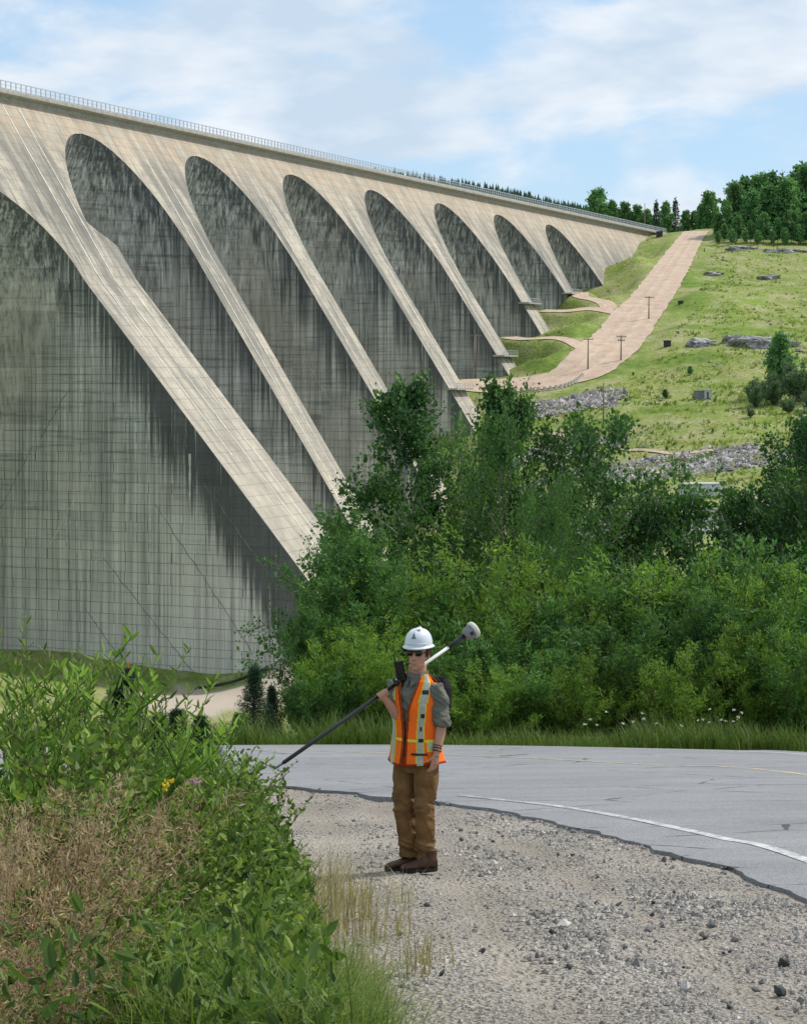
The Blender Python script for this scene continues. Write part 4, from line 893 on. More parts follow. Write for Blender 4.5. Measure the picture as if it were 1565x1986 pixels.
# ------------------------------------------------------------------ roadside thicket, verge, loose stone
XR = [(7.0, -.05), (9.13, -.21), (11.3, -.38), (13.8, -.63), (16.2, -.9), (19.1, -1.16), (23.3, -1.76), (27, -2.7)]
def xright(Y): return np.interp(Y, [a for a, b in XR], [b for a, b in XR])
def g0(x, y): return gz(x, y)-0.03
def near_plant(name, seed, Ht, nst, spread, leafmat, nl, lsize, lratio, stemmat='stem_green', lo=.12, plume=None, big=0, droop=.0, six=True, ascend=.8):
    rs = np.random.RandomState(seed); root = empty(name); lines = []; parts = []; pl = []; bigs = []
    for s in range(nst):
        a = s*2.4+rs.rand(); tilt = sqrt((s+.3)/nst)*spread; L = Ht*rs.uniform(.7, 1.05)
        st = curve([cos(a)*.05, sin(a)*.05, 0], [cos(a)*tilt, sin(a)*tilt, 1], L, rs, 8, .0, .07); lines.append((st, [.0055*(1-.8*i/7) for i in range(8)]))
        u = lo+(1-lo)*((np.arange(nl)+rs.rand(nl))/nl); top = .5 if plume else 1.0; uu = u*top if plume else u
        C = along(st, np.minimum(uu, .999)); ang = np.arange(nl)*2.4+rs.rand(); out = np.stack([np.cos(ang), np.sin(ang), np.full(nl, ascend)+rs.normal(size=nl)*.35-droop], -1)
        sz = lsize*rs.uniform(.6, 1.2, nl)*(1.1-.45*u)
        parts.append(leafset(C, out, sz, lratio, rs, six, .35, np.clip(rs.normal(.42+.15*(u-.5), .2, nl), 0, 1)))
        # side twigs
        if not plume:
            for w in range(4):
                q = along(st, np.array([rs.uniform(.35, .9)]))[0]; aa = rs.rand()*6.28; tw = curve(q, [cos(aa), sin(aa), .9], L*rs.uniform(.15, .3), rs, 4, .02, .12); lines.append((tw, [.003, .0026, .002, .001]))
                k = 12; C = along(tw, (np.arange(k)+rs.rand(k))/k*.999); an = np.arange(k)*2.4; ou = np.stack([np.cos(an), np.sin(an), np.full(k, ascend)], -1)+unit(tw[-1]-tw[0])*.6
                parts.append(leafset(C, ou, lsize*rs.uniform(.5, 1.0, k), lratio, rs, six, .35, np.clip(rs.normal(.5, .2, k), 0, 1)))
        if plume:
            n = int(plume*.75); v = rs.rand(n)**.9; C = along(st, .45+.55*v*.999); wd = .055*np.sin(pi*np.clip(v*.85+.12, 0, 1))[:, None]+.008; C = C+rs.normal(size=(n, 3))*wd*[1, 1, .7]
            pl.append(leafset(C, unit(st[-1]-st[0])*.7+rs.normal(size=(n, 3))*.55, rs.uniform(.018, .045, n), .16, rs, False, .2, np.clip(rs.normal(.5, .22, n)+rs.normal()*.12, 0, 1)))
        if big and s < big:
            for w in range(5):
                q = along(st, np.array([.35+.6*w/5+rs.rand()*.05]))[0]; aa = rs.rand()*6.28; bigs.append((q, aa, rs.uniform(.045, .072)))
    tubes(lines, 4).build('stems', MATS[stemmat], root, True)
    V, Q, A = cat(parts); f = link('foliage', npmesh('foliage', V, Q, {'v': A}), MATS[leafmat], root); f['kind'] = 'stuff'
    if pl:
        V, Q, A = cat(pl); f = link('seed_head', npmesh('seed_head', V, Q, {'v': A}), MATS['dry_plume'], root); f['kind'] = 'stuff'
    for q, aa, sz in bigs:
        o = bpy.data.objects.new('leaf', LEAF[0]); COL.objects.link(o); o.parent = root; o.location = q; o.scale = (sz, sz, sz); o.rotation_euler = (rs.uniform(-.5, .5), rs.uniform(-.6, .5), aa)
    return root
def big_leaf():
    V = []; Q = []
    for i, (x, w) in enumerate(((0, .02), (.12, .20), (.35, .36), (.6, .32), (.82, .16), (1.0, .01))):
        z = .10*sin(x*2.6)-.10*x*x
        V += [(x, -w, z+w*.28), (x, 0, z), (x, w, z+w*.28)]
    for i in range(5):
        for j in (0, 1): Q.append((i*3+j, (i+1)*3+j, (i+1)*3+j+1, i*3+j+1))
    me = npmesh('leaf', V, Q, {'v': np.full(18, .62)}); me.materials.append(MATS['broad_leaf']); return me
LEAF = [big_leaf()]
NP = {
 'alder': near_plant('alder_sapling', 31, 1.25, 7, .55, 'shrub_leaf', 34, .062, .66, 'stem_red', big=5),
 'alder2': near_plant('alder_sapling', 32, 1.0, 8, .75, 'shrub_leaf', 30, .055, .62, 'stem_red', big=4),
 'willow': near_plant('willow_shoot', 33, 1.5, 8, .4, 'shrub_leaf', 60, .075, .24, 'stem_green', ascend=1.0),
 'willow2': near_plant('willow_shoot', 34, 1.1, 9, .6, 'willow_leaf', 52, .07, .27, 'stem_green', ascend=.9),
 'plume': near_plant('fireweed', 35, 1.1, 9, .40, 'willow_leaf', 26, .07, .16, 'stem_red', plume=420, six=False),
 'plume2': near_plant('fireweed', 36, .95, 11, .55, 'shrub_leaf', 22, .065, .18, 'stem_red', plume=380, six=False),
}
NH = {'alder': 1.25, 'alder2': 1.0, 'willow': 1.5, 'willow2': 1.1, 'plume': 1.1, 'plume2': .95}
_nu = set()
def nplant(k, px, top, Y, wide=1.0, label=None, cat_='shrub', group='plants of the left roadside thicket', rot=None):
    p = P(px, top, Y); g = g0(p.x, Y); h = max(.25, p.z-g); o = NP[k] if k not in _nu else copy_tree(NP[k]); _nu.add(k)
    s = h/NH[k]; w = s**.6*wide; o.location = (p.x, Y, g); o.scale = (w, w, s); o.rotation_euler = (0, 0, RND.uniform(0, 6.28) if rot is None else rot)
    return tag(o, label, cat_, group)
LW, LA, LP = 'narrow-leaved green willow shoot in the left thicket', 'round-leaved green sapling in the left thicket', 'brown seeding fireweed in the left thicket'
for a in [
 ('willow', 95, 1150, 11.5, 1.0, 'tallest spiky willow shoot at the upper left of the thicket'), ('willow', 40, 1235, 12.5, 1.3, LW), ('willow', 180, 1235, 12.5, 1.2, LW), ('willow2', 20, 1270, 11.5, 1.4, LW), ('willow2', 140, 1265, 12, 1.4, LW),
 ('willow2', 250, 1360, 14, 1.4, LW), ('willow', 215, 1330, 13.5, 1.2, LW), ('willow2', 330, 1420, 15.5, 1.4, LW), ('willow2', 290, 1400, 15, 1.3, LW), ('alder2', 385, 1440, 16.5, 1.4, LA), ('alder2', 410, 1470, 17, 1.3, LA),
 ('alder', 60, 1370, 10.5, 1.4, LA), ('alder', 130, 1385, 10.8, 1.3, LA), ('alder2', 30, 1420, 10, 1.4, LA), ('willow2', 230, 1425, 12.2, 1.3, LW), ('alder2', 300, 1450, 13, 1.2, LA),
 ('plume', 60, 1470, 9.6, 1.2, LP), ('plume', 130, 1490, 9.8, 1.2, LP), ('plume', 20, 1520, 9.0, 1.2, LP), ('plume2', 100, 1560, 9.1, 1.3, LP),
 ('plume2', 50, 1600, 8.7, 1.3, LP), ('plume', -20, 1590, 8.5, 1.2, LP), 
 ('alder2', 480, 1492, 14.6, 1.0, 'slender leafy sprig of the thicket reaching over the road edge'), ('alder', 430, 1540, 13.2, 1.1, LA), ('alder', 390, 1560, 12.4, 1.1, LA), ('alder2', 450, 1580, 12.8, 1.2, LA), ('willow2', 500, 1590, 13.2, 1.1, LW), ('willow2', 520, 1650, 12.2, 1.0, LW),
 ('alder', 350, 1620, 11.2, 1.1, LA), ('alder', 420, 1640, 11.3, 1.2, LA), ('alder2', 470, 1680, 11.2, 1.2, LA), ('alder', 380, 1690, 10.6, 1.2, LA), ('willow2', 545, 1690, 11.8, .9, 'willow shoot with pale narrow leaves leaning over the gravel'), ('alder2', 520, 1740, 10.8, 1.1, LA), ('alder', 570, 1745, 10.9, .75, 'sapling with dark round leaves sticking out over the gravel'),
 ('alder2', 440, 1760, 10.2, 1.2, LA), ('alder2', 320, 1740, 10.0, 1.2, LA), ('willow2', 270, 1680, 9.8, 1.2, LW), ('willow2', 200, 1700, 9.2, 1.2, LW), ('alder2', 100, 1690, 8.8, 1.1, 'sapling with large pale round leaves at the left border'), ('alder2', 260, 1790, 9.2, 1.2, LA), ('alder2', 380, 1820, 9.6, 1.2, LA), ('willow2', 470, 1830, 9.8, 1.1, LW),
 ('plume2', 30, 1720, 8.2, 1.2, LP), ('plume', -10, 1790, 7.9, 1.2, LP), ('plume2', 80, 1800, 8.1, 1.2, LP), ('plume2', 140, 1830, 8.2, 1.1, LP), ('plume', 50, 1870, 7.8, 1.2, LP), ('plume2', 20, 1830, 7.9, 1.3, LP), ('plume', 120, 1890, 7.9, 1.2, LP), ('alder2', 560, 1830, 10.0, .8, LA),
 ('alder', 270, 1450, 11.3, 1.2, LA), ('willow2', 320, 1500, 11.6, 1.2, LW), ('alder2', 220, 1520, 10.3, 1.2, LA), ('willow2', 170, 1570, 9.8, 1.1, LW), ('alder', 300, 1580, 10.9, 1.2, LA), ('willow', 200, 1600, 9.7, 1.0, LW), ('plume2', 250, 1500, 10.9, .8, LP), ('plume', 150, 1650, 9.1, .9, LP), ('alder2', 340, 1540, 11.9, 1.2, LA),
 ]: nplant(*a)

def blades(B, hgt, wid, lean, rs, val, seg=4):
    """curved grass blades at base points B"""
    n = len(B); a = rs.rand(n)*2*pi; dirh = np.stack([np.cos(a), np.sin(a), np.zeros(n)], -1); side = np.stack([-np.sin(a), np.cos(a), np.zeros(n)], -1)
    rows = []
    for i in range(seg+1):
        u = i/seg; c = B+np.array([0, 0, 1.])*(hgt*(u-.35*lean*u*u))[:, None]+dirh*(hgt*lean*u*u*.9)[:, None]; w = (wid*(1-u**1.6)*.5+.0003)[:, None]
        rows += [c-side*w, c+side*w]
    V = np.stack(rows, 1); k = np.arange(n)[:, None]*(2*(seg+1)); Q = np.concatenate([k+np.array([2*i, 2*i+1, 2*i+3, 2*i+2]) for i in range(seg)])
    return V.reshape(-1, 3), Q, np.repeat(val, 2*(seg+1))
def scatter_grass(name, n, fn, h0, h1, w, mat, label, seed, lean=(.15, .8), tuft=0):
    rs = np.random.RandomState(seed); X, Y = fn(rs, n)
    n = len(X); hm = .45+1.1*vnoise(X*1.3+seed, Y*.8)
    B = np.stack([X, Y, ground(X, Y)-.02], -1); V, Q, A = blades(B, rs.uniform(h0, h1, n)*hm, np.full(n, w)*rs.uniform(.6, 1.3, n), rs.uniform(*lean, n), rs, np.clip(rs.normal(.45, .22, n), 0, 1))
    o = mesh_obj(name, V, Q, MATS[mat], vattr={'v': A}); return tag(o, label, 'grass', None, 'stuff')
def verge(rs, n):
    X = rs.uniform(-9, 13, n); X = X[vnoise(X*1.7, X*0+9.3)+vnoise(X*.5, X*0+2.3) > rs.rand(n)*1.5]; n = len(X); Y = np.interp(X, FARD[::-1, 0][:-60] if False else np.sort(FARD[:, 0]), FARD[np.argsort(FARD[:, 0]), 1])
    Y = np.where(X > 9.5, 36.5, np.clip(Y, 35.5, 40.2)); gap = np.where(X > 3.5, .9*np.clip((X-3.5)/3, 0, 1), .12); return X, Y+gap+rs.gamma(1.6, .75, n)*(.35+1.5*vnoise(X*.9, X*0+3))
scatter_grass('verge_grass', 22000, verge, .18, .70, .016, 'verge_grass', 'tall green grass along the far side of the road', 41)
def leftb(rs, n):
    Y = rs.uniform(7.6, 9.7, n); X = xright(Y)-rs.gamma(1.9, .38, n)+.14; return X, Y
scatter_grass('roadside_grass', 6500, leftb, .28, .62, .008, 'grass_blade', 'long green grass at the foot of the left thicket', 42, (.3, 1.2))
def strawf(rs, n):
    Y = rs.uniform(8.0, 15, n); c = rs.randint(0, 40, n); cx = np.random.RandomState(5).normal(.12, .2, 40); cy = np.random.RandomState(6).uniform(8.2, 15, 40)
    X = xright(cy[c])+cx[c]+rs.normal(size=n)*.05; return X, cy[c]+rs.normal(size=n)*.06
scatter_grass('dry_grass', 900, strawf, .10, .48, .006, 'straw', 'thin straw-coloured grass at the gravel edge of the thicket', 43, (.1, .7))
def fill(rs, n):
    Y = rs.uniform(7.2, 22, n); X = xright(Y)-.08-rs.rand(n)*(.6+.22*Y); return X, Y
scatter_grass('thicket_grass', 7000, fill, .2, .5, .011, 'verge_grass', 'grass filling the floor of the left thicket', 44, (.1, .7))
def undergrowth():
    rs = np.random.RandomState(9); n = 60000; X, Y = fill(rs, n); k = fbm(X*2.2, Y*1.6, 3) > -.02+.12*rs.rand(n)-.06; X, Y = X[k], Y[k]; n = len(X); hh = np.clip(.25+.55*rs.rand(n), 0, 1)*np.where(Y < 10, .8, 1.0)*np.clip((xright(Y)-X)/.35+.25, .2, 1)
    C = np.stack([X, Y, ground(X, Y)+hh*rs.rand(n)**.7], -1); V, Q, A = leafset(C, rs.normal(size=(n, 3))+[0, 0, .7], rs.gamma(3.2, .0125, n)+.015, .42, rs, True, .3, np.clip(rs.normal(.42, .24, n)+fbm(X*1.1, Y*.9, 3)*.9, 0, 1))
    tag(mesh_obj('undergrowth', V, Q, MATS['shrub_leaf'], vattr={'v': A}), 'small mixed leaves filling the lower left thicket', 'undergrowth', None, 'stuff')
undergrowth()
# wild flowers at the far verge and in the thicket
def flowers(name, pts, mat, label, sz, group):
    for i, (x, y, h) in enumerate(pts):
        rs = np.random.RandomState(i+len(name)); g = g0(x, y); root = empty(name, (x, y, g), label, 'flower', group)
        tubes([(curve([x, y, g], [rs.normal()*.1, rs.normal()*.1, 1], h, rs, 4, 0, .05), [.004, .004, .003, .002])], 4).build('stem', MATS['stem_green'], root)
        n = 16; C = np.array([x, y, g+h])+rs.normal(size=(n, 3))*[sz*.5, sz*.5, sz*.3]; V, Q, A = leafset(C, rs.normal(size=(n, 3))+[0, 0, .8], sz*rs.uniform(.6, 1.2, n), .8, rs); mesh_obj('flower_head', V, Q, MATS[mat], root, vattr={'v': A})
rs_ = np.random.RandomState(77)
fl = [(P(px, 1420, 38.6).x, 39.6+rs_.rand()*.6-.25*max(0, px-1250)/100, rs_.uniform(.45, .8)) for px in list(rs_.uniform(1130, 1300, 9))+list(rs_.uniform(1330, 1480, 11))]
flowers('wild_flower', fl, 'petal_white', 'small white flower in the far verge grass', .028, 'white flowers in the far verge')
flowers('wild_flower', [(P(327, 1525, 10.8).x, 10.8, 1.0), (P(318, 1535, 10.8).x, 10.85, .98)], 'petal_yellow', 'small yellow flower in the left thicket', .022, 'yellow flowers in the thicket')
flowers('fireweed_bloom', [(P(382, 1560, 11.4).x, 11.3, .98)], 'petal_pink', 'pink fireweed bloom in the middle of the left thicket', .03, None)

def stones():
    rs = np.random.RandomState(15); base = np.array([(1, 0, 0), (-1, 0, 0), (0, 1, 0), (0, -1, 0), (0, 0, 1), (0, 0, -1)], float)
    tri = np.array([(0, 2, 4), (2, 1, 4), (1, 3, 4), (3, 0, 4), (2, 0, 5), (1, 2, 5), (3, 1, 5), (0, 3, 5)])
    n = 90000; Y = 7.6*np.exp(rs.rand(n)*np.log(30/7.6)); X = rs.uniform(-.26, .24, n)*Y; k = (X > xright(Y)-.25) & (rs.rand(len(X)) > .8*track(X, Y)) & (X < np.interp(Y, NEARD[:, 1], NEARD[:, 0])-.03); X, Y = X[k], Y[k]; n = len(X)
    r = rs.gamma(2.0, .0026, n)+.003; r *= np.where(fbm(X*1.1, Y*.6, 3) > .0, 1.25, .75)*(1+(X > .6)*.25); pts = base[None]*r[:, None, None]*rs.uniform(.55, 1.35, (n, 6, 1))*np.array([1, 1, .75]); a = rs.rand(n)*6.28
    c, s = np.cos(a)[:, None], np.sin(a)[:, None]; px = pts[..., 0]*c-pts[..., 1]*s; py = pts[..., 0]*s+pts[..., 1]*c
    tk = track(X, Y); zz = ground(X, Y)+(fbm(X*1.3, Y*.9, 3)*.05+fbm(X*6, Y*5, 3)*.018)*(1-.6*tk)-.035*tk
    V = np.stack([px+X[:, None], py+Y[:, None], pts[..., 2]+(zz+r*.25)[:, None]], -1).reshape(-1, 3); Q = (tri[None]+np.arange(n)[:, None, None]*6).reshape(-1, 3)
    o = mesh_obj('loose_gravel', V, Q, MATS['gravel_stone'], vattr={'v': np.repeat(rs.rand(n), 6)}); tag(o, 'loose crushed stone on the road shoulder', 'gravel', None, 'stuff')
    prot = []
    for j in range(4):
        bm = bmesh.new(); bmesh.ops.create_icosphere(bm, subdivisions=1, radius=1)
        for v in bm.verts: v.co *= 1+rs.uniform(-.28, .22); v.co.z *= .7
        me = bpy.data.meshes.new('stone'); bm.to_mesh(me); bm.free(); me.materials.append(MATS['big_stone']); prot.append(me)
    cl = [(1.25, 11.5, .5), (2.0, 10.2, .35), (2.2, 12.5, .45), (1.5, 16, .6), (.9, 20, .6), (1.9, 9.6, .4), (.35, 12, 1.2)]
    for i in range(120):
        cx_, cy_, sp = cl[i % len(cl)]; x = cx_+rs.normal()*sp*.8; y = max(8.2, cy_+rs.normal()*sp*2.2)
        if x > np.interp(y, NEARD[:, 1], NEARD[:, 0])-.12 or x < xright(y)+.1: continue
        if abs(x-.08) < .45 and abs(y-15.8) < .8: continue
        o = bpy.data.objects.new('stone', prot[i % 4]); COL.objects.link(o); o.parent = GROUND; r = rs.gamma(2.2, .0055)+.008
        o.location = (x, y, gz(x, y)+r*.2+float(fbm(np.array([x*1.3]), np.array([y*.9]), 3)[0])*.05); o.scale = (r*rs.uniform(.8, 1.4), r, r*rs.uniform(.6, 1)); o.rotation_euler = (rs.rand(), rs.rand(), rs.rand()*6)
def m_stone():
    t = NT('gravel_stone'); v = t.attr('v').outputs['Fac']; c = t.ramp(v, [(0, (.13, .125, .12)), (.25, (.235, .22, .20)), (.6, (.34, .315, .285)), (.88, (.45, .415, .37)), (1, (.55, .52, .48))]); n = t.noise(t.pos(), 90, 3); t.done(t.mix(1.0, c, t.rampv(n, [(.3, .8), (.7, 1.15)]), 'MULTIPLY'), .9)
    t = NT('big_stone'); oi = t.n('ShaderNodeObjectInfo').outputs['Random']; c = t.ramp(oi, [(0, (.045, .05, .05)), (.45, (.12, .12, .115)), (.75, (.30, .28, .25)), (1, (.46, .43, .40))]); n = t.noise(t.pos(), 40, 4); t.bump(n, .4, .01); t.done(t.mix(1.0, c, t.rampv(n, [(.3, .7), (.7, 1.25)]), 'MULTIPLY'), .9)
m_stone(); stones()
# ------------------------------------------------------------------ the surveyor
plain('skin', (.46, .245, .165), .55, var=.10, scale=30, spec=.35); plain('lip', (.33, .13, .10), .5, var=.1); plain('hair_brown', (.09, .05, .028), .7, var=.3, scale=60)
def cloth(name, col, var=.22, scale=14, bump=.5):
    t = NT(name); v = t.obj(); n = t.noise(v, scale, 5, .6); f = t.noise(v, 220, 2, .6); c = t.mix(1.0, col, t.rampv(n, [(.3, 1-var), (.7, 1+var)]), 'MULTIPLY')
    t.bump(t.math('ADD', n, t.math('MULTIPLY', f, .25)), bump, .02); return t.done(c, .9, spec=.12)
cloth('trouser_canvas', (.185, .105, .045), .38, 9, .8); cloth('shirt_cloth', (.15, .155, .125), .22, 12, .8); cloth('vest_orange', (.95, .17, .020), .10, 10, .35); cloth('vest_yellow', (.80, .66, .07), .1); cloth('vest_binding', (.30, .035, .01), .1)
plain('vest_silver', (.42, .44, .36), .4, .25, var=.12, scale=40); plain('boot_leather', (.085, .048, .030), .65, var=.35, scale=25); plain('boot_sole', (.035, .028, .024), .9)
plain('hat_shell', (.62, .66, .70), .32, var=.04, scale=12, spec=.5); plain('hat_sticker', (.16, .18, .19), .5, var=.1); plain('black_plastic', (.012, .012, .013), .4, spec=.4); plain('lens_black', (.006, .006, .007), .12, spec=.6)
plain('pole_black', (.018, .019, .02), .38, spec=.45); plain('pole_white', (.70, .71, .70), .35, var=.06); plain('steel_tip', (.09, .09, .095), .4, .8); plain('receiver_grey', (.20, .205, .205), .5, var=.1); plain('receiver_cream', (.58, .56, .48), .5, var=.08); plain('pack_black', (.010, .010, .011), .8)
MX, MY = 0.081, 15.81; MZ = plane(MY)+0.012
MAN = empty('person', (MX, MY, MZ), 'man in white hard hat and orange safety vest standing on the gravel', 'person')
A_ = radians(38); RV = Vector((-cos(A_), sin(A_), 0)); FV = Vector((-sin(A_), -cos(A_), 0)); UP = Vector((0, 0, 1)); TC = Vector((MX+.022, MY, MZ))
def Bd(r, f, z): return TC+RV*r+FV*f+UP*z
def M(px, py, dy): return P(px, py, MY+dy)
def sgp(v, e): return math.copysign(abs(v)**e, v)
def ering(c, ax, ay, rx, ry, n=28, e=1.0): return [c+ax*(rx*sgp(cos(2*pi*j/n), e))+ay*(ry*sgp(sin(2*pi*j/n), e)) for j in range(n)]
def solid(name, mb, mat, parent, voxel=.006, smooth=4, disp=None, sub=0):
    """union of overlapping closed lofts grown into one continuous skin"""
    me = mb.mesh('tmp', basis(parent)); o = bpy.data.objects.new('tmp', me); COL.objects.link(o)
    m = o.modifiers.new('r', 'REMESH'); m.mode = 'VOXEL'; m.voxel_size = voxel
    if smooth: s = o.modifiers.new('s', 'SMOOTH'); s.factor = .5; s.iterations = smooth
    dg = bpy.context.evaluated_depsgraph_get(); nm = bpy.data.meshes.new_from_object(o.evaluated_get(dg)); bpy.data.objects.remove(o)
    nm.name = name
    if disp is not None:
        co = np.zeros(len(nm.vertices)*3); nm.vertices.foreach_get('co', co); co = co.reshape(-1, 3); no = np.zeros(len(co)*3); nm.vertices.foreach_get('normal', no); no = no.reshape(-1, 3)
        co = co+no*disp(co)[:, None]; nm.vertices.foreach_set('co', co.ravel()); nm.update()
    return link(name, nm, mat, parent, True)
def limb(mb, pts, rad, n=16): mb.tube(pts, rad, n)
def blob(mb, c, ax, ay, az, r, n=16, k=9):
    rings = []
    for i in range(k):
        a = -pi/2+pi*(i+.5)/k; rings.append(ering(c+az*(r[2]*sin(a)), ax, ay, r[0]*cos(a), r[1]*cos(a), n))
    mb.rings(rings)
# arm joints
SL, EL, WL = Bd(-.195, .0, 1.405), M(857, 1404, -.13), M(847, 1460, -.20)
SR, ER, WR = Bd(.19, .02, 1.405), M(772, 1390, -.02), M(748, 1357, -.06)
TIP = M(528, 1495, -.44); HND = M(740, 1347, -.075); HEADP = M(912, 1226, .245)
PD = (HEADP-TIP).normalized()
HA = radians(20); HF = Vector((-sin(HA), -cos(HA), 0)); HR_ = Vector((-cos(HA), sin(HA), 0)); HC = M(811, 1268, -.03)     # head: forward, its right, centre at eye level
def finger(mb, base, d, nrm, L, r, curl):
    pts = [base]; dd = Vector(d).normalized(); nn = Vector(nrm).normalized(); ax = dd.cross(nn).normalized()
    for i, (fr, c) in enumerate(zip((.45, .30, .25), curl)):
        dd = Matrix.Rotation(c, 3, ax) @ dd; pts.append(pts[-1]+dd*L*fr)
    mb.tube([pts[0]-Vector(d).normalized()*.012]+pts, [r, r, r*.95, r*.9, r*.72], 8)
def build_body():
    mb = MB()
    # trunk, hips and legs under the clothes
    mb.rings([ering(Bd(0, f, z), RV, FV, w, d, 24) for z, w, d, f in ((.80, .13, .10, 0), (.92, .15, .105, 0), (1.05, .14, .095, 0), (1.20, .16, .105, .0), (1.33, .165, .10, 0), (1.41, .14, .08, -.01), (1.45, .08, .065, 0), (1.49, .057, .06, .005), (1.57, .055, .060, .015))])
    for s, kx, ax_ in ((1, .03, -.02), (-1, .02, .0)):
        limb(mb, [Bd(s*.085, 0, .86), Bd(s*.09, .02, .66), Bd(s*.092, kx, .48), Bd(s*.09, 0, .3), Bd(s*.085, ax_, .08)], [.082, .075, .052, .05, .036])
    for S, E_, Wr, s in ((SL, EL, WL, -1), (SR, ER, WR, 1)):
        limb(mb, [Bd(s*.12, 0, 1.40), S, S.lerp(E_, .5), E_], [.055, .055, .046, .040]); limb(mb, [E_, E_.lerp(Wr, .3), E_.lerp(Wr, .7), Wr, Wr+(Wr-E_).normalized()*.03], [.040, .041, .033, .026, .025])
    # neck and head
    limb(mb, [Bd(0, .0, 1.44), HC-UP*.16-HF*.02, HC-UP*.08-HF*.02], [.062, .056, .058])
    blob(mb, HC-HF*.018+UP*.03, HR_, HF, UP, (.076, .098, .105), 24, 13)
    mb.rings([ering(HC+HF*f-UP*z, HR_, HF, w, d, 20) for z, w, d, f in ((-.01, .066, .075, .012), (.045, .062, .068, .020), (.085, .052, .055, .028), (.108, .036, .036, .040), (.120, .018, .018, .046))])
    mb.rings([ering(HC+HF*f+UP*z, HR_, HF, w, d, 10) for z, w, d, f in ((.022, .008, .010, .086), (-.005, .011, .014, .092), (-.026, .016, .017, .094), (-.040, .015, .012, .090))])       # nose
    mb.rings([ering(HC+HF*f+UP*z, HR_, HF, w, d, 12) for z, w, d, f in ((.035, .058, .012, .074), (.022, .062, .016, .074), (.010, .055, .010, .072))])  # brow
    for z, w in ((-.062, .024), (-.074, .022)): mb.tube([HC+HF*.078-HR_*w+UP*z, HC+HF*.087+UP*z, HC+HF*.078+HR_*w+UP*z], [.003, .0062, .003], 8)
    blob(mb, HC+HF*.074-UP*.106, HR_, HF, UP, (.018, .014, .014), 10, 5)
    for s in (-1, 1): blob(mb, HC+HR_*s*.078-HF*.012-UP*.012, HR_, HF, UP, (.009, .018, .030), 10, 7)
    # left hand hanging, slightly curled
    d = (M(841, 1492, -.205)-WL).normalized(); nrm = (RV*.9-FV*.2).normalized(); nrm = (nrm-d*nrm.dot(d)).normalized(); sd = d.cross(nrm).normalized()
    if sd.dot(FV) < 0: sd = -sd
    pc = WL+d*.05; mb.rings([ering(WL+d*q, sd, nrm, w, t_, 14) for q, w, t_ in ((-.01, .024, .019), (.02, .030, .018), (.055, .038, .017), (.085, .038, .014))])
    for i, L in enumerate((.078, .088, .082, .066)):
        finger(mb, WL+d*.088+sd*(.028-.0185*i), d+sd*(.06-.04*i), nrm, L, .0088, (.22+.05*i, .38, .30))
    finger(mb, WL+d*.035+sd*.028, d*.8+sd*.7, nrm, .066, .0098, (.25, .15, .2))
    # right hand closed round the pole
    e1 = PD; e3 = (Vector((-.1, -1, .1))-PD*PD.dot(Vector((-.1, -1, .1)))).normalized(); e2 = e3.cross(e1).normalized()
    if e2.z < 0: e2 = -e2
    wr = WR; mb.tube([wr, wr.lerp(HND-e3*.012-e2*.028, .6), HND-e2*.024-e3*.006, HND-e3*.028+e2*.004], [.026, .030, .030, .022], 12)
    for i in range(4):
        c = HND-PD*(.030-.0205*i); R = .0255; pts = []
        for a in np.linspace(-2.4, 1.35-.12*i, 8): pts.append(c+e3*(R*cos(a))+e2*(R*sin(a)))
        mb.tube(pts, [.010, .010, .0098, .0095, .0095, .009, .0085, .007], 8)
    c = HND+PD*.036; mb.tube([HND-e2*.028+PD*.022, c-e2*.026+e3*.012, c+e3*.027-e2*.004+PD*.006, c+e3*.024+e2*.016+PD*.012], [.013, .012, .0105, .008], 8)
    return solid('body', mb, MATS['skin'], MAN, .0042, 3)
build_body()
def wr_fold(seed, amp, fz, fx):
    def f(co):
        u = np.arctan2(co[:, 1], co[:, 0]); return amp*(fbm(co[:, 0]*fx+seed, co[:, 2]*fz+co[:, 1]*fx*.6, 4)*2.0)
    return f
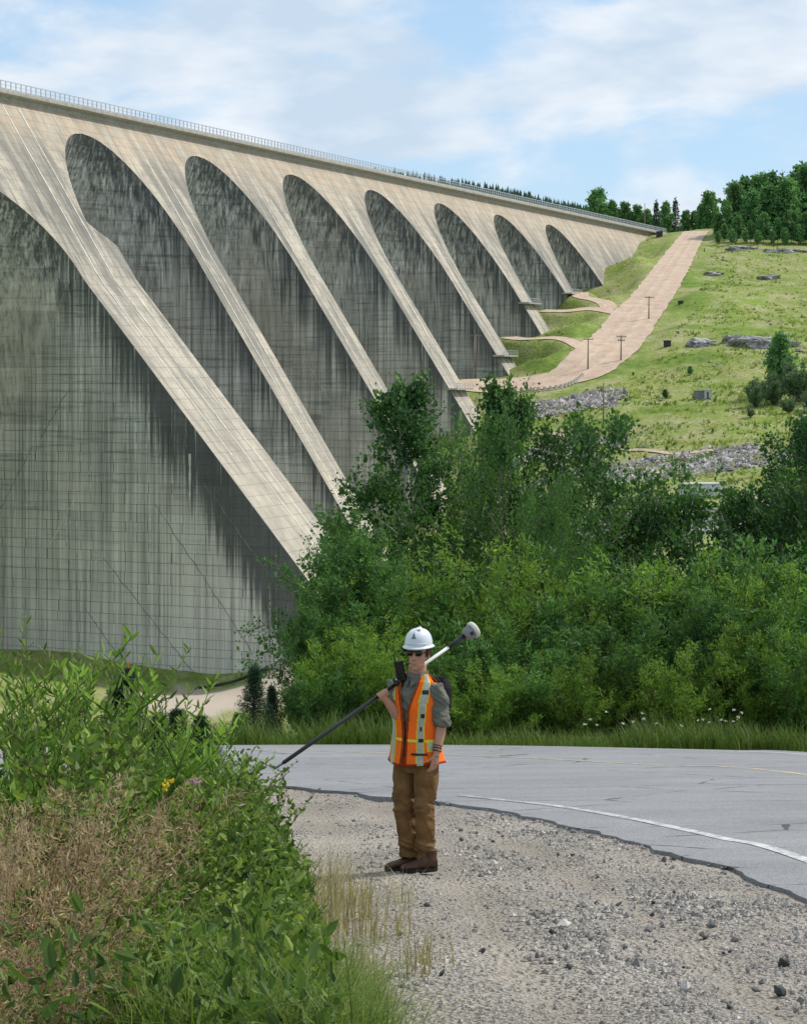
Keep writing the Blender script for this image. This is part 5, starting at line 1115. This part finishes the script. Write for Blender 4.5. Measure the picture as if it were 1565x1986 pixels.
def build_clothes():
    # trousers
    mb = MB(); mb.rings([ering(Bd(0, f, z), RV, FV, w, d, 28, .9) for z, w, d, f in ((.93, .165, .12, 0), (.86, .172, .128, 0), (.80, .172, .13, 0), (.755, .15, .115, 0))])
    for s, sh in ((1, -.012), (-1, .012)):
        r = lambda q: s*q
        pts = [Bd(r(.088), .0, .86), Bd(r(.094), .01, .72), Bd(r(.096), .022, .58), Bd(r(.096), .03, .48), Bd(r(.092), .008, .34), Bd(r(.088)+sh, -.005, .20), Bd(r(.086)+sh, -.012, .115), Bd(r(.085)+sh, -.012, .085)]
        mb.rings([ering(p, RV, FV, a, b, 22) for p, a, b in zip(pts, (.088, .092, .084, .078, .077, .075, .084, .082), (.110, .105, .094, .088, .088, .082, .088, .084))])
    def fold(co):
        z = co[:, 2]; ank = np.exp(-((z-.16)/.09)**2); kn = np.exp(-((z-.50)/.12)**2)
        return .040*ank*fbm(z*30+co[:, 0]*8, co[:, 1]*9, 3)*2+.030*kn*fbm(z*24+co[:, 1]*9, co[:, 0]*8, 3)*2+.022*fbm(co[:, 0]*11+z*5, co[:, 1]*10+z*2, 3)*2
    solid('trousers', mb, MATS['trouser_canvas'], MAN, .007, 3, fold)
    # shirt with rolled sleeves
    mb = MB(); mb.rings([ering(Bd(0, f, z), RV, FV, w, d, 28, .92) for z, w, d, f in ((.88, .172, .125, 0), (1.0, .168, .120, 0), (1.15, .175, .122, 0), (1.28, .185, .126, 0), (1.37, .180, .112, 0), (1.43, .135, .090, -.005), (1.47, .085, .078, -.002), (1.495, .070, .070, .004), (1.505, .066, .066, .006))])
    cuff = SL.lerp(EL, .97); limb(mb, [Bd(-.13, 0, 1.39), SL, SL.lerp(EL, .3), SL.lerp(EL, .65), SL.lerp(EL, .86)], [.06, .066, .069, .068, .064], 20)
    limb(mb, [SL.lerp(EL, .80), SL.lerp(EL, .84), SL.lerp(EL, 1.0), SL.lerp(EL, 1.06)], [.058, .074, .073, .058], 20)
    limb(mb, [Bd(.13, 0, 1.39), SR, SR.lerp(ER, .5), ER.lerp(SR, .02)], [.07, .070, .066, .060], 20)
    solid('shirt', mb, MATS['shirt_cloth'], MAN, .007, 3, lambda co: .026*fbm(co[:, 2]*17+co[:, 0]*11, co[:, 1]*12+co[:, 0]*4, 4)*2)
    # collar
    m = MB()
    for s in (1, -1):
        a = Bd(s*.008, .088, 1.462); b = Bd(s*.066, .045, 1.515); c = Bd(s*.072, -.05, 1.53); dn = Vector((0, 0, -.042)); o = FV*.014+RV*s*.012
        m.poly([a, b, c, c+dn+o, b+dn+o, a+dn*1.3+o*1.2], [(0, 1, 4, 5), (1, 2, 3, 4)])
    o = m.build('collar', MATS['shirt_cloth'], MAN); sm = o.modifiers.new('t', 'SOLIDIFY'); sm.thickness = .006
    # boots
    for px, py, dy, nm in ((829, 1684, -.075, 'left'), (799, 1672, .085, 'right')):
        g = M(px, py, dy); g.z = gz(g.x, g.y)+.004; bf = Vector((-.965, -.26, 0)).normalized(); bs = Vector((-bf.y, bf.x, 0))
        m = MB(); L = [(-.075, .030, .030, .09), (-.06, .039, .034, .125), (-.02, .042, .034, .13), (.03, .044, .034, .115), (.075, .047, .034, .085), (.125, .052, .034, .066), (.17, .050, .034, .056), (.20, .036, .034, .046), (.212, .015, .034, .036)]
        rings = []
        for u, w, z0, z1 in L:
            c = g+bf*u+UP*(z0+z1)/2; rings.append(ering(c, bs, UP, w, (z1-z0)/2+.006, 16, .75))
        m.rings(rings); limb(m, [g-bf*.022+UP*.08, g-bf*.026+UP*.17], [.050, .052], 16)
        bt = solid('boot', m, MATS['boot_leather'], MAN, .006, 3)
        m = MB(); n = 22; out = []
        for j in range(n):
            a = 2*pi*j/n; out.append(g+bf*(.068+.150*sgp(cos(a), .85))+bs*(.050*sgp(sin(a), .75)*(1 if cos(a) > 0 else .88)))
        m.rings([[p+UP*.0 for p in out], [p+UP*.030 for p in out]]); m.build('sole', MATS['boot_sole'], bt)
    # wrist bands
    ax = (WL-EL).normalized()
    for q, mt in ((-.012, 'black_plastic'), (-.034, 'black_plastic'), (-.052, 'boot_leather')):
        c = WL+ax*q; m = MB(); u = ax.orthogonal().normalized(); v = ax.cross(u); pts = [c+(u*cos(t)+v*sin(t))*.0305 for t in np.linspace(0, 2*pi, 20)]; m.tube(pts, .005, 6, False); m.build('wristband', MATS[mt], MAN, True)
build_clothes()
# vest: a panelled shell round the shirt, open in front, with reflective tape
VZ = [(.828, .232, .172), (.90, .216, .160), (1.0, .200, .150), (1.10, .197, .146), (1.20, .204, .148), (1.28, .210, .148), (1.35, .207, .138), (1.41, .196, .118), (1.455, .176, .094), (1.487, .140, .056), (1.506, .110, .020)]
def vsurf(th, z, off=0.0):
    w = np.interp(z, [a[0] for a in VZ], [a[1] for a in VZ])+off; d = np.interp(z, [a[0] for a in VZ], [a[2] for a in VZ])+off
    wob = 1+.035*sin(th*5+z*9)*max(0, (1.15-z)/.3) if z < 1.15 else 1+.012*sin(th*7+z*22)
    z2 = z-(.012*sin(th*2.0+1) if z < .86 else 0)
    return Bd(w*wob*sgp(sin(th), .92), d*wob*sgp(cos(th), .92), z2)
def vgap(z): return np.interp(z, [.82, 1.05, 1.25, 1.40, 1.486], [.035, .05, .12, .34, .50])
def vhole(z): return np.interp(z, [1.19, 1.22, 1.28, 1.36, 1.42, 1.486], [0, .25, .44, .44, .34, .26]) if z > 1.19 else 0
def invest(th, z):
    a = abs((th+pi) % (2*pi)-pi)
    if a < vgap(z): return False
    if z > 1.19 and abs(a-1.72) < vhole(z): return False
    if z > 1.46 and abs(a-pi) < .45: return False
    return True
def vest_piece(name, test, mat, off, parent, nth=240, nz=130, th=.004):
    zs = np.linspace(.828, 1.506, nz); ts = np.linspace(-pi, pi, nth+1); idx = {}; V = []; Q = []
    def vid(i, j):
        k = (i, j % nth)
        if k not in idx: idx[k] = len(V); V.append(vsurf(ts[j % nth], zs[i], off))
        return idx[k]
    for i in range(nz-1):
        for j in range(nth):
            tm = (ts[j]+ts[j+1])/2; zm = (zs[i]+zs[i+1])/2
            if invest(tm, zm) and test(tm, zm): Q.append((vid(i, j), vid(i, j+1), vid(i+1, j+1), vid(i+1, j)))
    m = MB(); m.v = [tuple(v) for v in V]; m.f = Q; o = m.build(name, MATS[mat], parent, True)
    s = o.modifiers.new('t', 'SOLIDIFY'); s.thickness = th; s.offset = 1; return o
def nrm_(t): return (t+pi) % (2*pi)-pi
VEST = vest_piece('safety_vest', lambda t, z: True, 'vest_orange', 0, MAN)
def sc_(z): return np.interp(z, [.83, 1.1, 1.3, 1.42, 1.486], [.62, .66, .72, .88, .95])       # tape centre angle on each front panel
def vert(hw): return lambda t, z: abs(abs(nrm_(t))-sc_(z)) < hw*(1 if z < 1.3 else 1.25) or (abs(abs(nrm_(t))-(pi-.55)) < hw)
def horiz(z0, z1): return lambda t, z: z0 < z < z1
vy, vs = vert(.175), vert(.125)
hy, hs = horiz(.932, 1.020), horiz(.948, 1.004)
vest_piece('yellow_tape', lambda t, z: vy(t, z) and not (hy(t, z) and (abs(nrm_(t)) > .95 or z > 1.0)), 'vest_yellow', .0035, VEST); vest_piece('yellow_tape', lambda t, z: hy(t, z) and (abs(nrm_(t)) > .95 or z > 1.0), 'vest_yellow', .0035, VEST)
vest_piece('silver_tape', lambda t, z: vs(t, z), 'vest_silver', .007, VEST); vest_piece('silver_tape', lambda t, z: hs(t, z) and abs(nrm_(t)) > 1.0 and not vs(t, z), 'vest_silver', .007, VEST)
vest_piece('front_binding', lambda t, z: abs(nrm_(t)) < vgap(z)+.055, 'vest_binding', .006, VEST)
vest_piece('hem_binding', lambda t, z: z < .842, 'vest_binding', .004, VEST)
vest_piece('pocket_flap', lambda t, z: .905 < z < .925 and -.95 < nrm_(t) < -.30, 'black_plastic', .011, VEST)
vest_piece('pocket', lambda t, z: .85 < z < .905 and -.95 < nrm_(t) < -.77, 'vest_orange', .010, VEST)
for z0, tA, tB in ((1.19, -.80, -.66), (1.09, -.70, -.62), (1.37, -.98, -.66), (1.005, -.78, -.58)):
    vest_piece('radio_loop', lambda t, z: z0 < z < z0+.03 and tA < nrm_(t) < tB, 'black_plastic', .011, VEST)
# hard hat
HB = HC+UP*.072-HF*.012
def hsurf(th, ph, k=0.0):
    c = max(0, cos(ph))**.78; r = .012*max(0, 1-abs(sin(th))*5)*sin(ph) if ph > .25 else 0
    return HB+HF*((.124+k)*c*cos(th))+HR_*((.104+k)*c*sin(th))+UP*((.122+k)*sin(ph)**.95+r)
def build_hat():
    m = MB(); n = 48; rings = [[hsurf(2*pi*j/n, .02+(pi/2-.06)*i/15) for j in range(n)] for i in range(16)]
    brim = []
    for k, (e, dz) in enumerate(((0, -.002), (.012, -.008), (.020, -.014), (.018, -.020), (.004, -.014))):
        brim.append([HB+HF*((.124+e*(1.0 if cos(2*pi*j/n) < 0 else 1+.7*cos(2*pi*j/n)))*cos(2*pi*j/n))+HR_*((.104+e*.8)*sin(2*pi*j/n))+UP*(dz-.006*max(0, cos(2*pi*j/n))) for j in range(n)])
    m.rings(list(reversed(brim))+rings, True)
    hat = m.build('hard_hat', MATS['hat_shell'], MAN, True); hat['label'] = 'white hard hat with dark triangle mark'
    # front marks: dark triangle badge, dark sticker above
    def patch(name, poly):
        m = MB(); k = 8; q = poly if len(poly) == 4 else [poly[0], poly[1], poly[2], poly[2]]; L = lambda a, b, u: (a[0]+(b[0]-a[0])*u, a[1]+(b[1]-a[1])*u)
        V = [hsurf(*L(L(q[0], q[1], i/k), L(q[3], q[2], i/k), j/k), .0025) for j in range(k+1) for i in range(k+1)]; m.poly(V, [(j*(k+1)+i, j*(k+1)+i+1, (j+1)*(k+1)+i+1, (j+1)*(k+1)+i) for j in range(k) for i in range(k)]); return m.build(name, MATS['hat_sticker'], hat)
    patch('triangle_badge', [(-.20, .40), (.20, .40), (.02, .80)]); patch('sticker', [(-.62, 1.06), (-.10, 1.06), (-.16, 1.27), (-.70, 1.27)])
    m = MB(); m.tube([hsurf(t, .10, .002) for t in np.linspace(-1.0, 1.0, 20)], .0035, 6); m.build('rain_ridge', MATS['hat_shell'], hat, True)
build_hat()
def build_face():
    m = MB(); ey = HC+HF*.090+UP*.012
    gl = empty('sunglasses', ey-basis(MAN)); gl.parent = MAN
    for s in (-1, 1):
        c = ey+HR_*s*.034-HF*.004; rings = []
        for q, k in ((0, 1), (.006, .94), (.009, .6), (.0095, .05)): rings.append([c+HF*q+HR_*(.029*k*sgp(cos(a), .7))+UP*(.021*k*sgp(sin(a), .75)) for a in np.linspace(0, 2*pi, 18, endpoint=False)])
        mm = MB(); mm.rings(rings); mm.build('lens', MATS['lens_black'], gl, True)
        mm = MB(); mm.tube([c+HR_*s*.028+UP*.006, c+HR_*s*.042-HF*.02+UP*.006, c+HR_*s*.046-HF*.095+UP*.004], [.004, .004, .003], 6); mm.build('temple', MATS['black_plastic'], gl)
    mm = MB(); mm.tube([ey-HR_*.064+UP*.016, ey+UP*.014+HF*.004, ey+HR_*.064+UP*.016], .0045, 6); mm.build('frame', MATS['black_plastic'], gl)
    mm = MB(); mm.tube([HC+HF*.084-HR_*.022-UP*.067, HC+HF*.0925-UP*.069, HC+HF*.084+HR_*.022-UP*.067], [.002, .0035, .002], 6); mm.build('mouth', MATS['lip'], MAN, True)
    mm = MB()
    for i in range(9):
        a = pi*.42+i*(pi*1.16/8); p = HC+HF*(.094*cos(a)-.018)+HR_*.080*sin(a); blob(mm, p+UP*.015-UP*(.012 if 2 < i < 6 else 0), HR_, HF, UP, (.018, .018, .042), 10, 6)
    solid('hair', mm, MATS['hair_brown'], MAN, .005, 2)
build_face()
# backpack
def build_pack():
    o = empty('backpack', Bd(0, -.2, 1.1), 'black backpack worn behind the orange vest', 'backpack'); m = MB()
    m.rings([ering(Bd(-.02, -.21, z), RV, FV, w, d, 24, .6) for z, w, d in ((1.17, .09, .04), (1.20, .125, .065), (1.28, .135, .075), (1.38, .135, .07), (1.44, .11, .05), (1.46, .07, .03))]); solid('bag', m, MATS['pack_black'], o, .008, 3)
    m = MB(); m.rings([ering(Bd(-.02, -.275, z), RV, FV, w, d, 20, .6) for z, w, d in ((1.20, .07, .02), (1.22, .10, .03), (1.32, .10, .03), (1.34, .07, .02))]); m.build('pocket', MATS['pack_black'], o, True)
    for s in (-1, 1):
        m = MB(); m.tube([Bd(s*.10, -.15, 1.43), Bd(s*.115, -.06, 1.478), Bd(s*.125, .03, 1.475)], [.014, .016, .014], 8); m.build('strap', MATS['pack_black'], o, True)
build_pack()
# survey pole with satellite receiver
def build_pole():
    o = empty('survey_pole', HND, 'black and white survey pole with satellite receiver carried over the shoulder', 'survey pole')
    L = (HEADP-TIP).length; at = lambda q: TIP+PD*q; u = PD.orthogonal().normalized()
    m = MB(); m.tube([at(.10), at(.105), at(L*.66)], [.011, .0155, .0155], 14); m.build('lower_pole', MATS['pole_black'], o, True)
    m = MB(); m.tube([at(L*.655), at(L*.66), at(L*.93)], [.012, .0125, .0125], 14); m.build('upper_pole', MATS['pole_white'], o, True)
    m = MB(); m.tube([at(0), at(.03), at(.10)], [.001, .006, .011], 12); m.build('point', MATS['steel_tip'], o, True)
    m = MB(); m.tube([at(L*.61), at(L*.615), at(L*.655), at(L*.66)], [.0155, .020, .020, .0155], 14); m.build('clamp', MATS['pole_black'], o, True)
    m = MB(); m.tube([at(L*.885), at(L-.05)], [.017, .021], 14); m.build('collar', MATS['pole_black'], o, True)
    rc = empty('receiver', at(L)-HND); rc.parent = o
    def lathe(pr, mat, nm):
        m = MB(); v = PD.cross(u); m.rings([[at(L+q)+(u*cos(a)+v*sin(a))*r for a in np.linspace(0, 2*pi, 28, endpoint=False)] for q, r in pr]); return m.build(nm, MATS[mat], rc, True)
    lathe([(-.060, .022), (-.056, .034), (-.040, .048), (-.010, .053), (.016, .056)], 'receiver_grey', 'base'); lathe([(.014, .060), (.020, .067), (.044, .067), (.054, .059), (.058, .030), (.059, .002)], 'receiver_cream', 'dome')
    m = MB(); v = PD.cross(u); side = Vector((0, -1, -.2)); side = (side-PD*side.dot(PD)).normalized(); m.box(at(L-.012)+side*.050, (.016, .026, .026), (side, PD, side.cross(PD))); m.build('battery_door', MATS['black_plastic'], rc)
    # bracket and data collector standing on the pole between hand and shoulder
    q = M(778, 1322, -.03); k = (q-TIP).dot(PD); b = at(k); m = MB(); upn = (UP-PD*UP.dot(PD)).normalized(); m.tube([b-PD*.03, b+PD*.03], .024, 14); m.tube([b, b+upn*.07], .012, 10); m.tube([b-PD*.035+upn*.0, b-PD*.04+upn*.045], .010, 8); m.build('bracket', MATS['black_plastic'], o, True)
    c = M(776, 1301, -.02); zx = (UP*.96+Vector((-.2, 0, 0))).normalized(); xx = Vector((.75, -.55, 0)); xx = (xx-zx*xx.dot(zx)).normalized(); yx = zx.cross(xx); m = MB(); m.box(c, (.080, .030, .155), (xx, yx, zx)); dc = m.build('data_collector', MATS['black_plastic'], o)
    bv = dc.modifiers.new('b', 'BEVEL'); bv.width = .008; bv.segments = 3
    m = MB(); m.box(c+yx*.0165, (.066, .004, .09), (xx, yx, zx)); m.build('screen', MATS['lens_black'], dc)
    m = MB(); m.tube([c+zx*.075-xx*.03, c+zx*.135-xx*.032], [.006, .004], 8); m.build('antenna', MATS['black_plastic'], dc)
build_pole()
# ------------------------------------------------------------------ things on the far hillside
plain('pole_wood', (.22, .175, .13), .9, var=.25, scale=2); plain('hut_dark', (.05, .052, .055), .8, var=.2); plain('hut_grey', (.22, .23, .235), .8, var=.15, scale=1); plain('hut_pale', (.52, .52, .50), .8, var=.1, scale=1); plain('ribbed_metal', (.55, .60, .64), .5, .1, var=.1, scale=.6)
plain('concrete_block', (.46, .43, .38), .9, var=.2, scale=1); plain('orange_paint', (.75, .30, .04), .7); plain('pipe_black', (.03, .035, .04), .6)
def m_rock():
    t = NT('outcrop_rock'); p = t.pos(); n = t.noise(p, .45, 6, .65); v = t.vor(t.map(p, (1, 1, 2.2)), .5); c = t.ramp(n, [(.3, (.12, .12, .125)), (.5, (.33, .32, .315)), (.7, (.55, .52, .49))]); t.bump(t.math('ADD', n, v), .9, .8); t.done(t.mix(1.0, c, t.rampv(v, [(.0, .6), (.5, 1.1)]), 'MULTIPLY'), .95)
m_rock()
def upole(px, py, top, Y, arm, label, g='utility poles along the dirt road'):
    b = P(px, py, Y); z = gz(b.x, Y)-.3; zt = P(px, top, Y).z; root = empty('utility_pole', (b.x, Y, z), label, 'utility pole', g); m = MB()
    m.tube([(b.x, Y, z), (b.x+.15, Y, zt)], [.34, .22], 10); m.build('shaft', MATS['pole_wood'], root, True)
    if arm:
        for q in ((.6, 4.2), (2.2, 3.0))[:arm]:
            m = MB(); m.box((b.x+.15, Y-.3, zt-q[0]), (q[1], .3, .32)); ca = m.build('crossarm', MATS['pole_wood'], root)
            for e in (-.42, -.15, .15, .42):
                m = MB(); m.tube([(b.x+.15+q[1]*e, Y-.3, zt-q[0]+.15), (b.x+.15+q[1]*e, Y-.3, zt-q[0]+.75)], [.13, .09], 6); m.build('insulator', MATS['hut_grey'], ca)
    return root
for a in [(1258, 642, 574, 955, 1, 'utility pole halfway up the right edge of the dirt road'), (1204, 722, 650, 872, 2, 'utility pole with two crossarms right of the dirt road bend'), (1140, 722, 655, 862, 1, 'utility pole at the outer bend of the dirt road'), (922, 727, 648, 878, 1, 'utility pole close in front of the dam wall'),
          (1170, 862, 742, 762, 0, 'tall bare pole on the lower grass slope'), (1250, 440, 393, 1300, 0, 'thin pole behind the end of the crest'), (1311, 442, 395, 1290, 1, 'thin pole at the top of the dirt road')]: upole(*a)
def hut(name, px, py, Y, w, d, h, label, cat_, wall, roof=None, rot=0.0, gable=0.0, door=None, ribs=0):
    b = P(px, py, Y); z = gz(b.x, Y)-.4; root = empty(name, (b.x, Y, z), label, cat_); X = Vector((cos(rot), sin(rot), 0)); Yv = Vector((-sin(rot), cos(rot), 0)); Z = Vector((0, 0, 1)); c = Vector((b.x, Y, z)); h += .4
    m = MB(); m.box(c+Z*h/2, (w, d, h), (X, Yv, Z)); m.build('wall', MATS[wall], root)
    m = MB()
    if gable:
        e = .4; p = [c+X*s*(w/2+e)+Yv*t*(d/2+e)+Z*(h+.02) for s in (-1, 1) for t in (-1, 1)]; q = [c+X*s*(w/2+e)+Z*(h+gable) for s in (-1, 1)]
        m.poly(p+q, [(0, 2, 5, 4), (1, 4, 5, 3), (0, 4, 1), (2, 3, 5), (0, 1, 3, 2)])
    else: m.box(c+Z*(h+.12), (w+.5, d+.5, .22), (X, Yv, Z))
    m.build('roof', MATS[roof or wall], root)
    if door:
        m = MB(); m.box(c+X*door*w-Yv*(d/2+.04)+Z*(.4+(h-.4)*.42), (w*.22, .08, (h-.4)*.8), (X, Yv, Z)); m.build('door', MATS['hut_dark'], root)
    for i in range(ribs):
        m = MB(); m.box(c+X*(-w/2+w*(i+.5)/ribs)-Yv*(d/2+.06)+Z*h/2, (w/ribs*.35, .12, h*.96), (X, Yv, Z)); m.build('rib', MATS['hut_pale'], root)
    return root
hut('hut', 1279, 460, 1252, 3.6, 3.0, 3.2, 'small dark hut under the right end of the crest', 'hut', 'hut_dark', rot=-.3, door=.2)
hut('shed', 962, 652, 912, 9.5, 6, 2.0, 'grey gabled shed squeezed behind a buttress foot', 'shed', 'hut_grey', 'crest_concrete', rot=-.5, gable=4.2, door=.1)
h = hut('hut', 1356, 768, 795, 3.4, 3.2, 3.0, 'grey hut standing alone on the meadow', 'hut', 'hut_grey', 'hut_grey', rot=.1)
hut('hut', 1372, 768, 793, 2.6, 3.0, 3.3, 'pale lean-to with dark door beside the lone grey hut', 'hut', 'hut_pale', 'hut_pale', rot=.1, door=-.1)
hut('utility_box', 947, 750, 846, 2.4, 1.8, 1.9, 'dark box on the grass under the dirt road junction', 'box', 'hut_dark', rot=.1)
hut('utility_box', 1294, 676, 890, 2.6, 2, 2.4, 'dark box in the bright grass right of the dirt road', 'box', 'hut_dark', rot=.3)
hut('utility_box', 1320, 612, 985, 2.4, 1.6, 1.2, 'low dark box high on the meadow', 'box', 'hut_dark', rot=.0)
hut('building', 1357, 964, 640, 12, 6, 3.8, 'pale ribbed metal building glimpsed between the right trees', 'building', 'ribbed_metal', 'hut_pale', rot=.05, ribs=8)
hut('utility_box', 253, 1312, 583, 2.6, 2, 2.2, 'dark box at the foot of the big wall on the left', 'box', 'hut_dark', rot=-.4)
def post(px, py, Y, h, mat, label):
    b = P(px, py, Y); z = gz(b.x, Y)-.2; m = MB(); m.tube([(b.x, Y, z), (b.x, Y, z+h*.8), (b.x, Y, z+h)], [.42, .42, .30], 8); m.tube([(b.x, Y, z), (b.x, Y, z+.5)], [.8, .7], 8); o = m.build('marker_post', MATS[mat]); tag(o, label, 'post')
post(249, 1300, 584, 4.0, 'orange_paint', 'orange post at the foot of the big wall on the left')
m = MB(); a, b = P(385, 1326, 574), P(520, 1322, 574); pts = [Vector((a.x+(b.x-a.x)*u, 574, gz(a.x+(b.x-a.x)*u, 574)+.6)) for u in np.linspace(0, 1, 12)]; m.tube(pts, .45, 8); tag(m.build('pipe', MATS['pipe_black'], None, True), 'black pipe lying along the foot of the big wall', 'pipe')
# guard blocks along the outer edge of the lower dirt road
pm = MB(); pm.poly([(-.7, -.5, 0), (.7, -.5, 0), (.7, .5, 0), (-.7, .5, 0), (-.5, -.3, 1.5), (.5, -.3, 1.5), (.5, .3, 1.5), (-.5, .3, 1.5)], [(3, 2, 1, 0), (4, 5, 6, 7), (0, 1, 5, 4), (1, 2, 6, 5), (2, 3, 7, 6), (3, 0, 4, 7)]); gm_ = pm.mesh('guard_block'); gm_.materials.append(MATS['concrete_block'])
gb = resample(dense([(P(955, 768, 834).x, 834), (P(1020, 765, 831).x, 831), (P(1080, 757, 831).x, 831), (P(1112, 742, 838).x, 838), (P(1130, 724, 850).x, 850)], 8), 22)
for i, q in enumerate(gb):
    o = bpy.data.objects.new('guard_block', gm_); COL.objects.link(o); o.location = (q[0], q[1], gz(q[0], q[1])+.2); o.rotation_euler = (0, 0, i*.05); tag(o, 'concrete guard block, %s from the left in the row along the lower dirt road' % ORD[i], 'guard block', 'guard blocks along the dirt road')
sheet('dirt_track', resample(dense([(P(*q).x, q[2], 0, 1.3) for q in ((1000, 842, 778), (1080, 850, 762), (1170, 868, 735), (1280, 892, 700), (1400, 890, 690))], 8), 70), 'reddish_dirt', 'narrow track crossing the lower slope', .35, 5)
def outcrop(px, py, Y, sx, sy, sz, seed, label):
    b = P(px, py, Y); z = gz(b.x, Y); bm = bmesh.new(); bmesh.ops.create_icosphere(bm, subdivisions=4, radius=1); co = np.array([v.co for v in bm.verts])
    q = np.sign(co)*np.abs(co)**.7; n = fbm(co[:, 0]*1.9+seed*3, co[:, 1]*1.9+co[:, 2]*1.3, 4)*1.3+np.round(fbm(co[:, 0]*2.7+seed, co[:, 2]*3.7+co[:, 1]*2, 3)*7)/7*.6
    q = q*(1+n)[:, None]; me = bpy.data.meshes.new('rock_outcrop')
    for v, c in zip(bm.verts, q): v.co = (c[0]*sx, c[1]*sy, c[2]*sz)
    bm.to_mesh(me); bm.free(); o = link('rock_outcrop', me, MATS['outcrop_rock']); o.location = (b.x, Y, z-sz*.22); tag(o, label, 'rock', 'rock outcrops on the meadow')
outcrop(1362, 665, 884, 5.5, 4, 3.0, 1, 'smaller grey outcrop left of the large dark one'); outcrop(1470, 668, 880, 13, 5, 4.2, 2, 'large dark jagged outcrop in the right meadow'); outcrop(1425, 655, 890, 5, 4, 3, 3, 'broken rock at the left end of the large outcrop')
outcrop(1445, 492, 1165, 9, 4, 2.0, 4, 'pale low rock ledge under the wood'); outcrop(1520, 500, 1150, 11, 4, 2.0, 5, 'long pale rock ledge under the wood near the right border'); outcrop(1385, 540, 1080, 5, 3, 1.2, 6, 'low pale rocks on the upper meadow'); outcrop(1490, 540, 1070, 6, 4, 2.2, 7, 'tan rock hump on the upper meadow')
def riprap():
    rs = np.random.RandomState(8); base = np.array([(1, 0, 0), (-1, 0, 0), (0, 1, 0), (0, -1, 0), (0, 0, 1), (0, 0, -1)], float); tri = np.array([(0, 2, 4), (2, 1, 4), (1, 3, 4), (3, 0, 4), (2, 0, 5), (1, 2, 5), (3, 1, 5), (0, 3, 5)])
    X = []; Y = []
    for (a, b, D, rx, ry, n) in [(1075, 790, 803, 24, 13, 3200), (1150, 772, 808, 13, 9, 700), (1200, 905, 690, 48, 5, 1100), (1060, 880, 738, 28, 11, 1500), (1250, 1010, 600, 58, 20, 3500), (1480, 1010, 590, 55, 22, 3000), (1380, 915, 675, 36, 9, 1100)]:
        p = P(a, b, D); u = rs.uniform(-1, 1, (n, 2)); X.append(p.x+u[:, 0]*rx); Y.append(p.y+u[:, 1]*ry)
    n = 2600; px = rs.uniform(1180, 1640, n); py = rs.uniform(480, 860, n); Yq = np.interp(py, [480, 560, 640, 720, 800, 860], [1160, 1040, 930, 840, 775, 710]); k = fbm(px/60, py/25, 3) > .12; X.append(((px-CX)/F*Yq)[k]); Y.append(Yq[k])
    X = np.concatenate(X); Y = np.concatenate(Y); k = roadmask(X, Y) < .3; X, Y = X[k], Y[k]; n = len(X); r = rs.gamma(2.2, .17, n)+.14; pts = base[None]*r[:, None, None]*rs.uniform(.6, 1.3, (n, 6, 1)); a = rs.rand(n)*6.28; c, s = np.cos(a)[:, None], np.sin(a)[:, None]
    V = np.stack([pts[..., 0]*c-pts[..., 1]*s+X[:, None], pts[..., 0]*s+pts[..., 1]*c+Y[:, None], pts[..., 2]*.8+(ground(X, Y)+r*.15)[:, None]], -1).reshape(-1, 3)
    tag(mesh_obj('riprap', V, (tri[None]+np.arange(n)[:, None, None]*6).reshape(-1, 3), MATS['riprap_stone'], vattr={'v': np.repeat(rs.rand(n), 6)}), 'grey broken stone on the slopes below the dirt road', 'rubble', None, 'stuff')
t = NT('riprap_stone'); t.done(t.ramp(t.attr('v').outputs['Fac'], [(0, (.14, .135, .14)), (.4, (.28, .265, .26)), (.8, (.44, .40, .38)), (1, (.56, .48, .44))]), .95)
riprap()
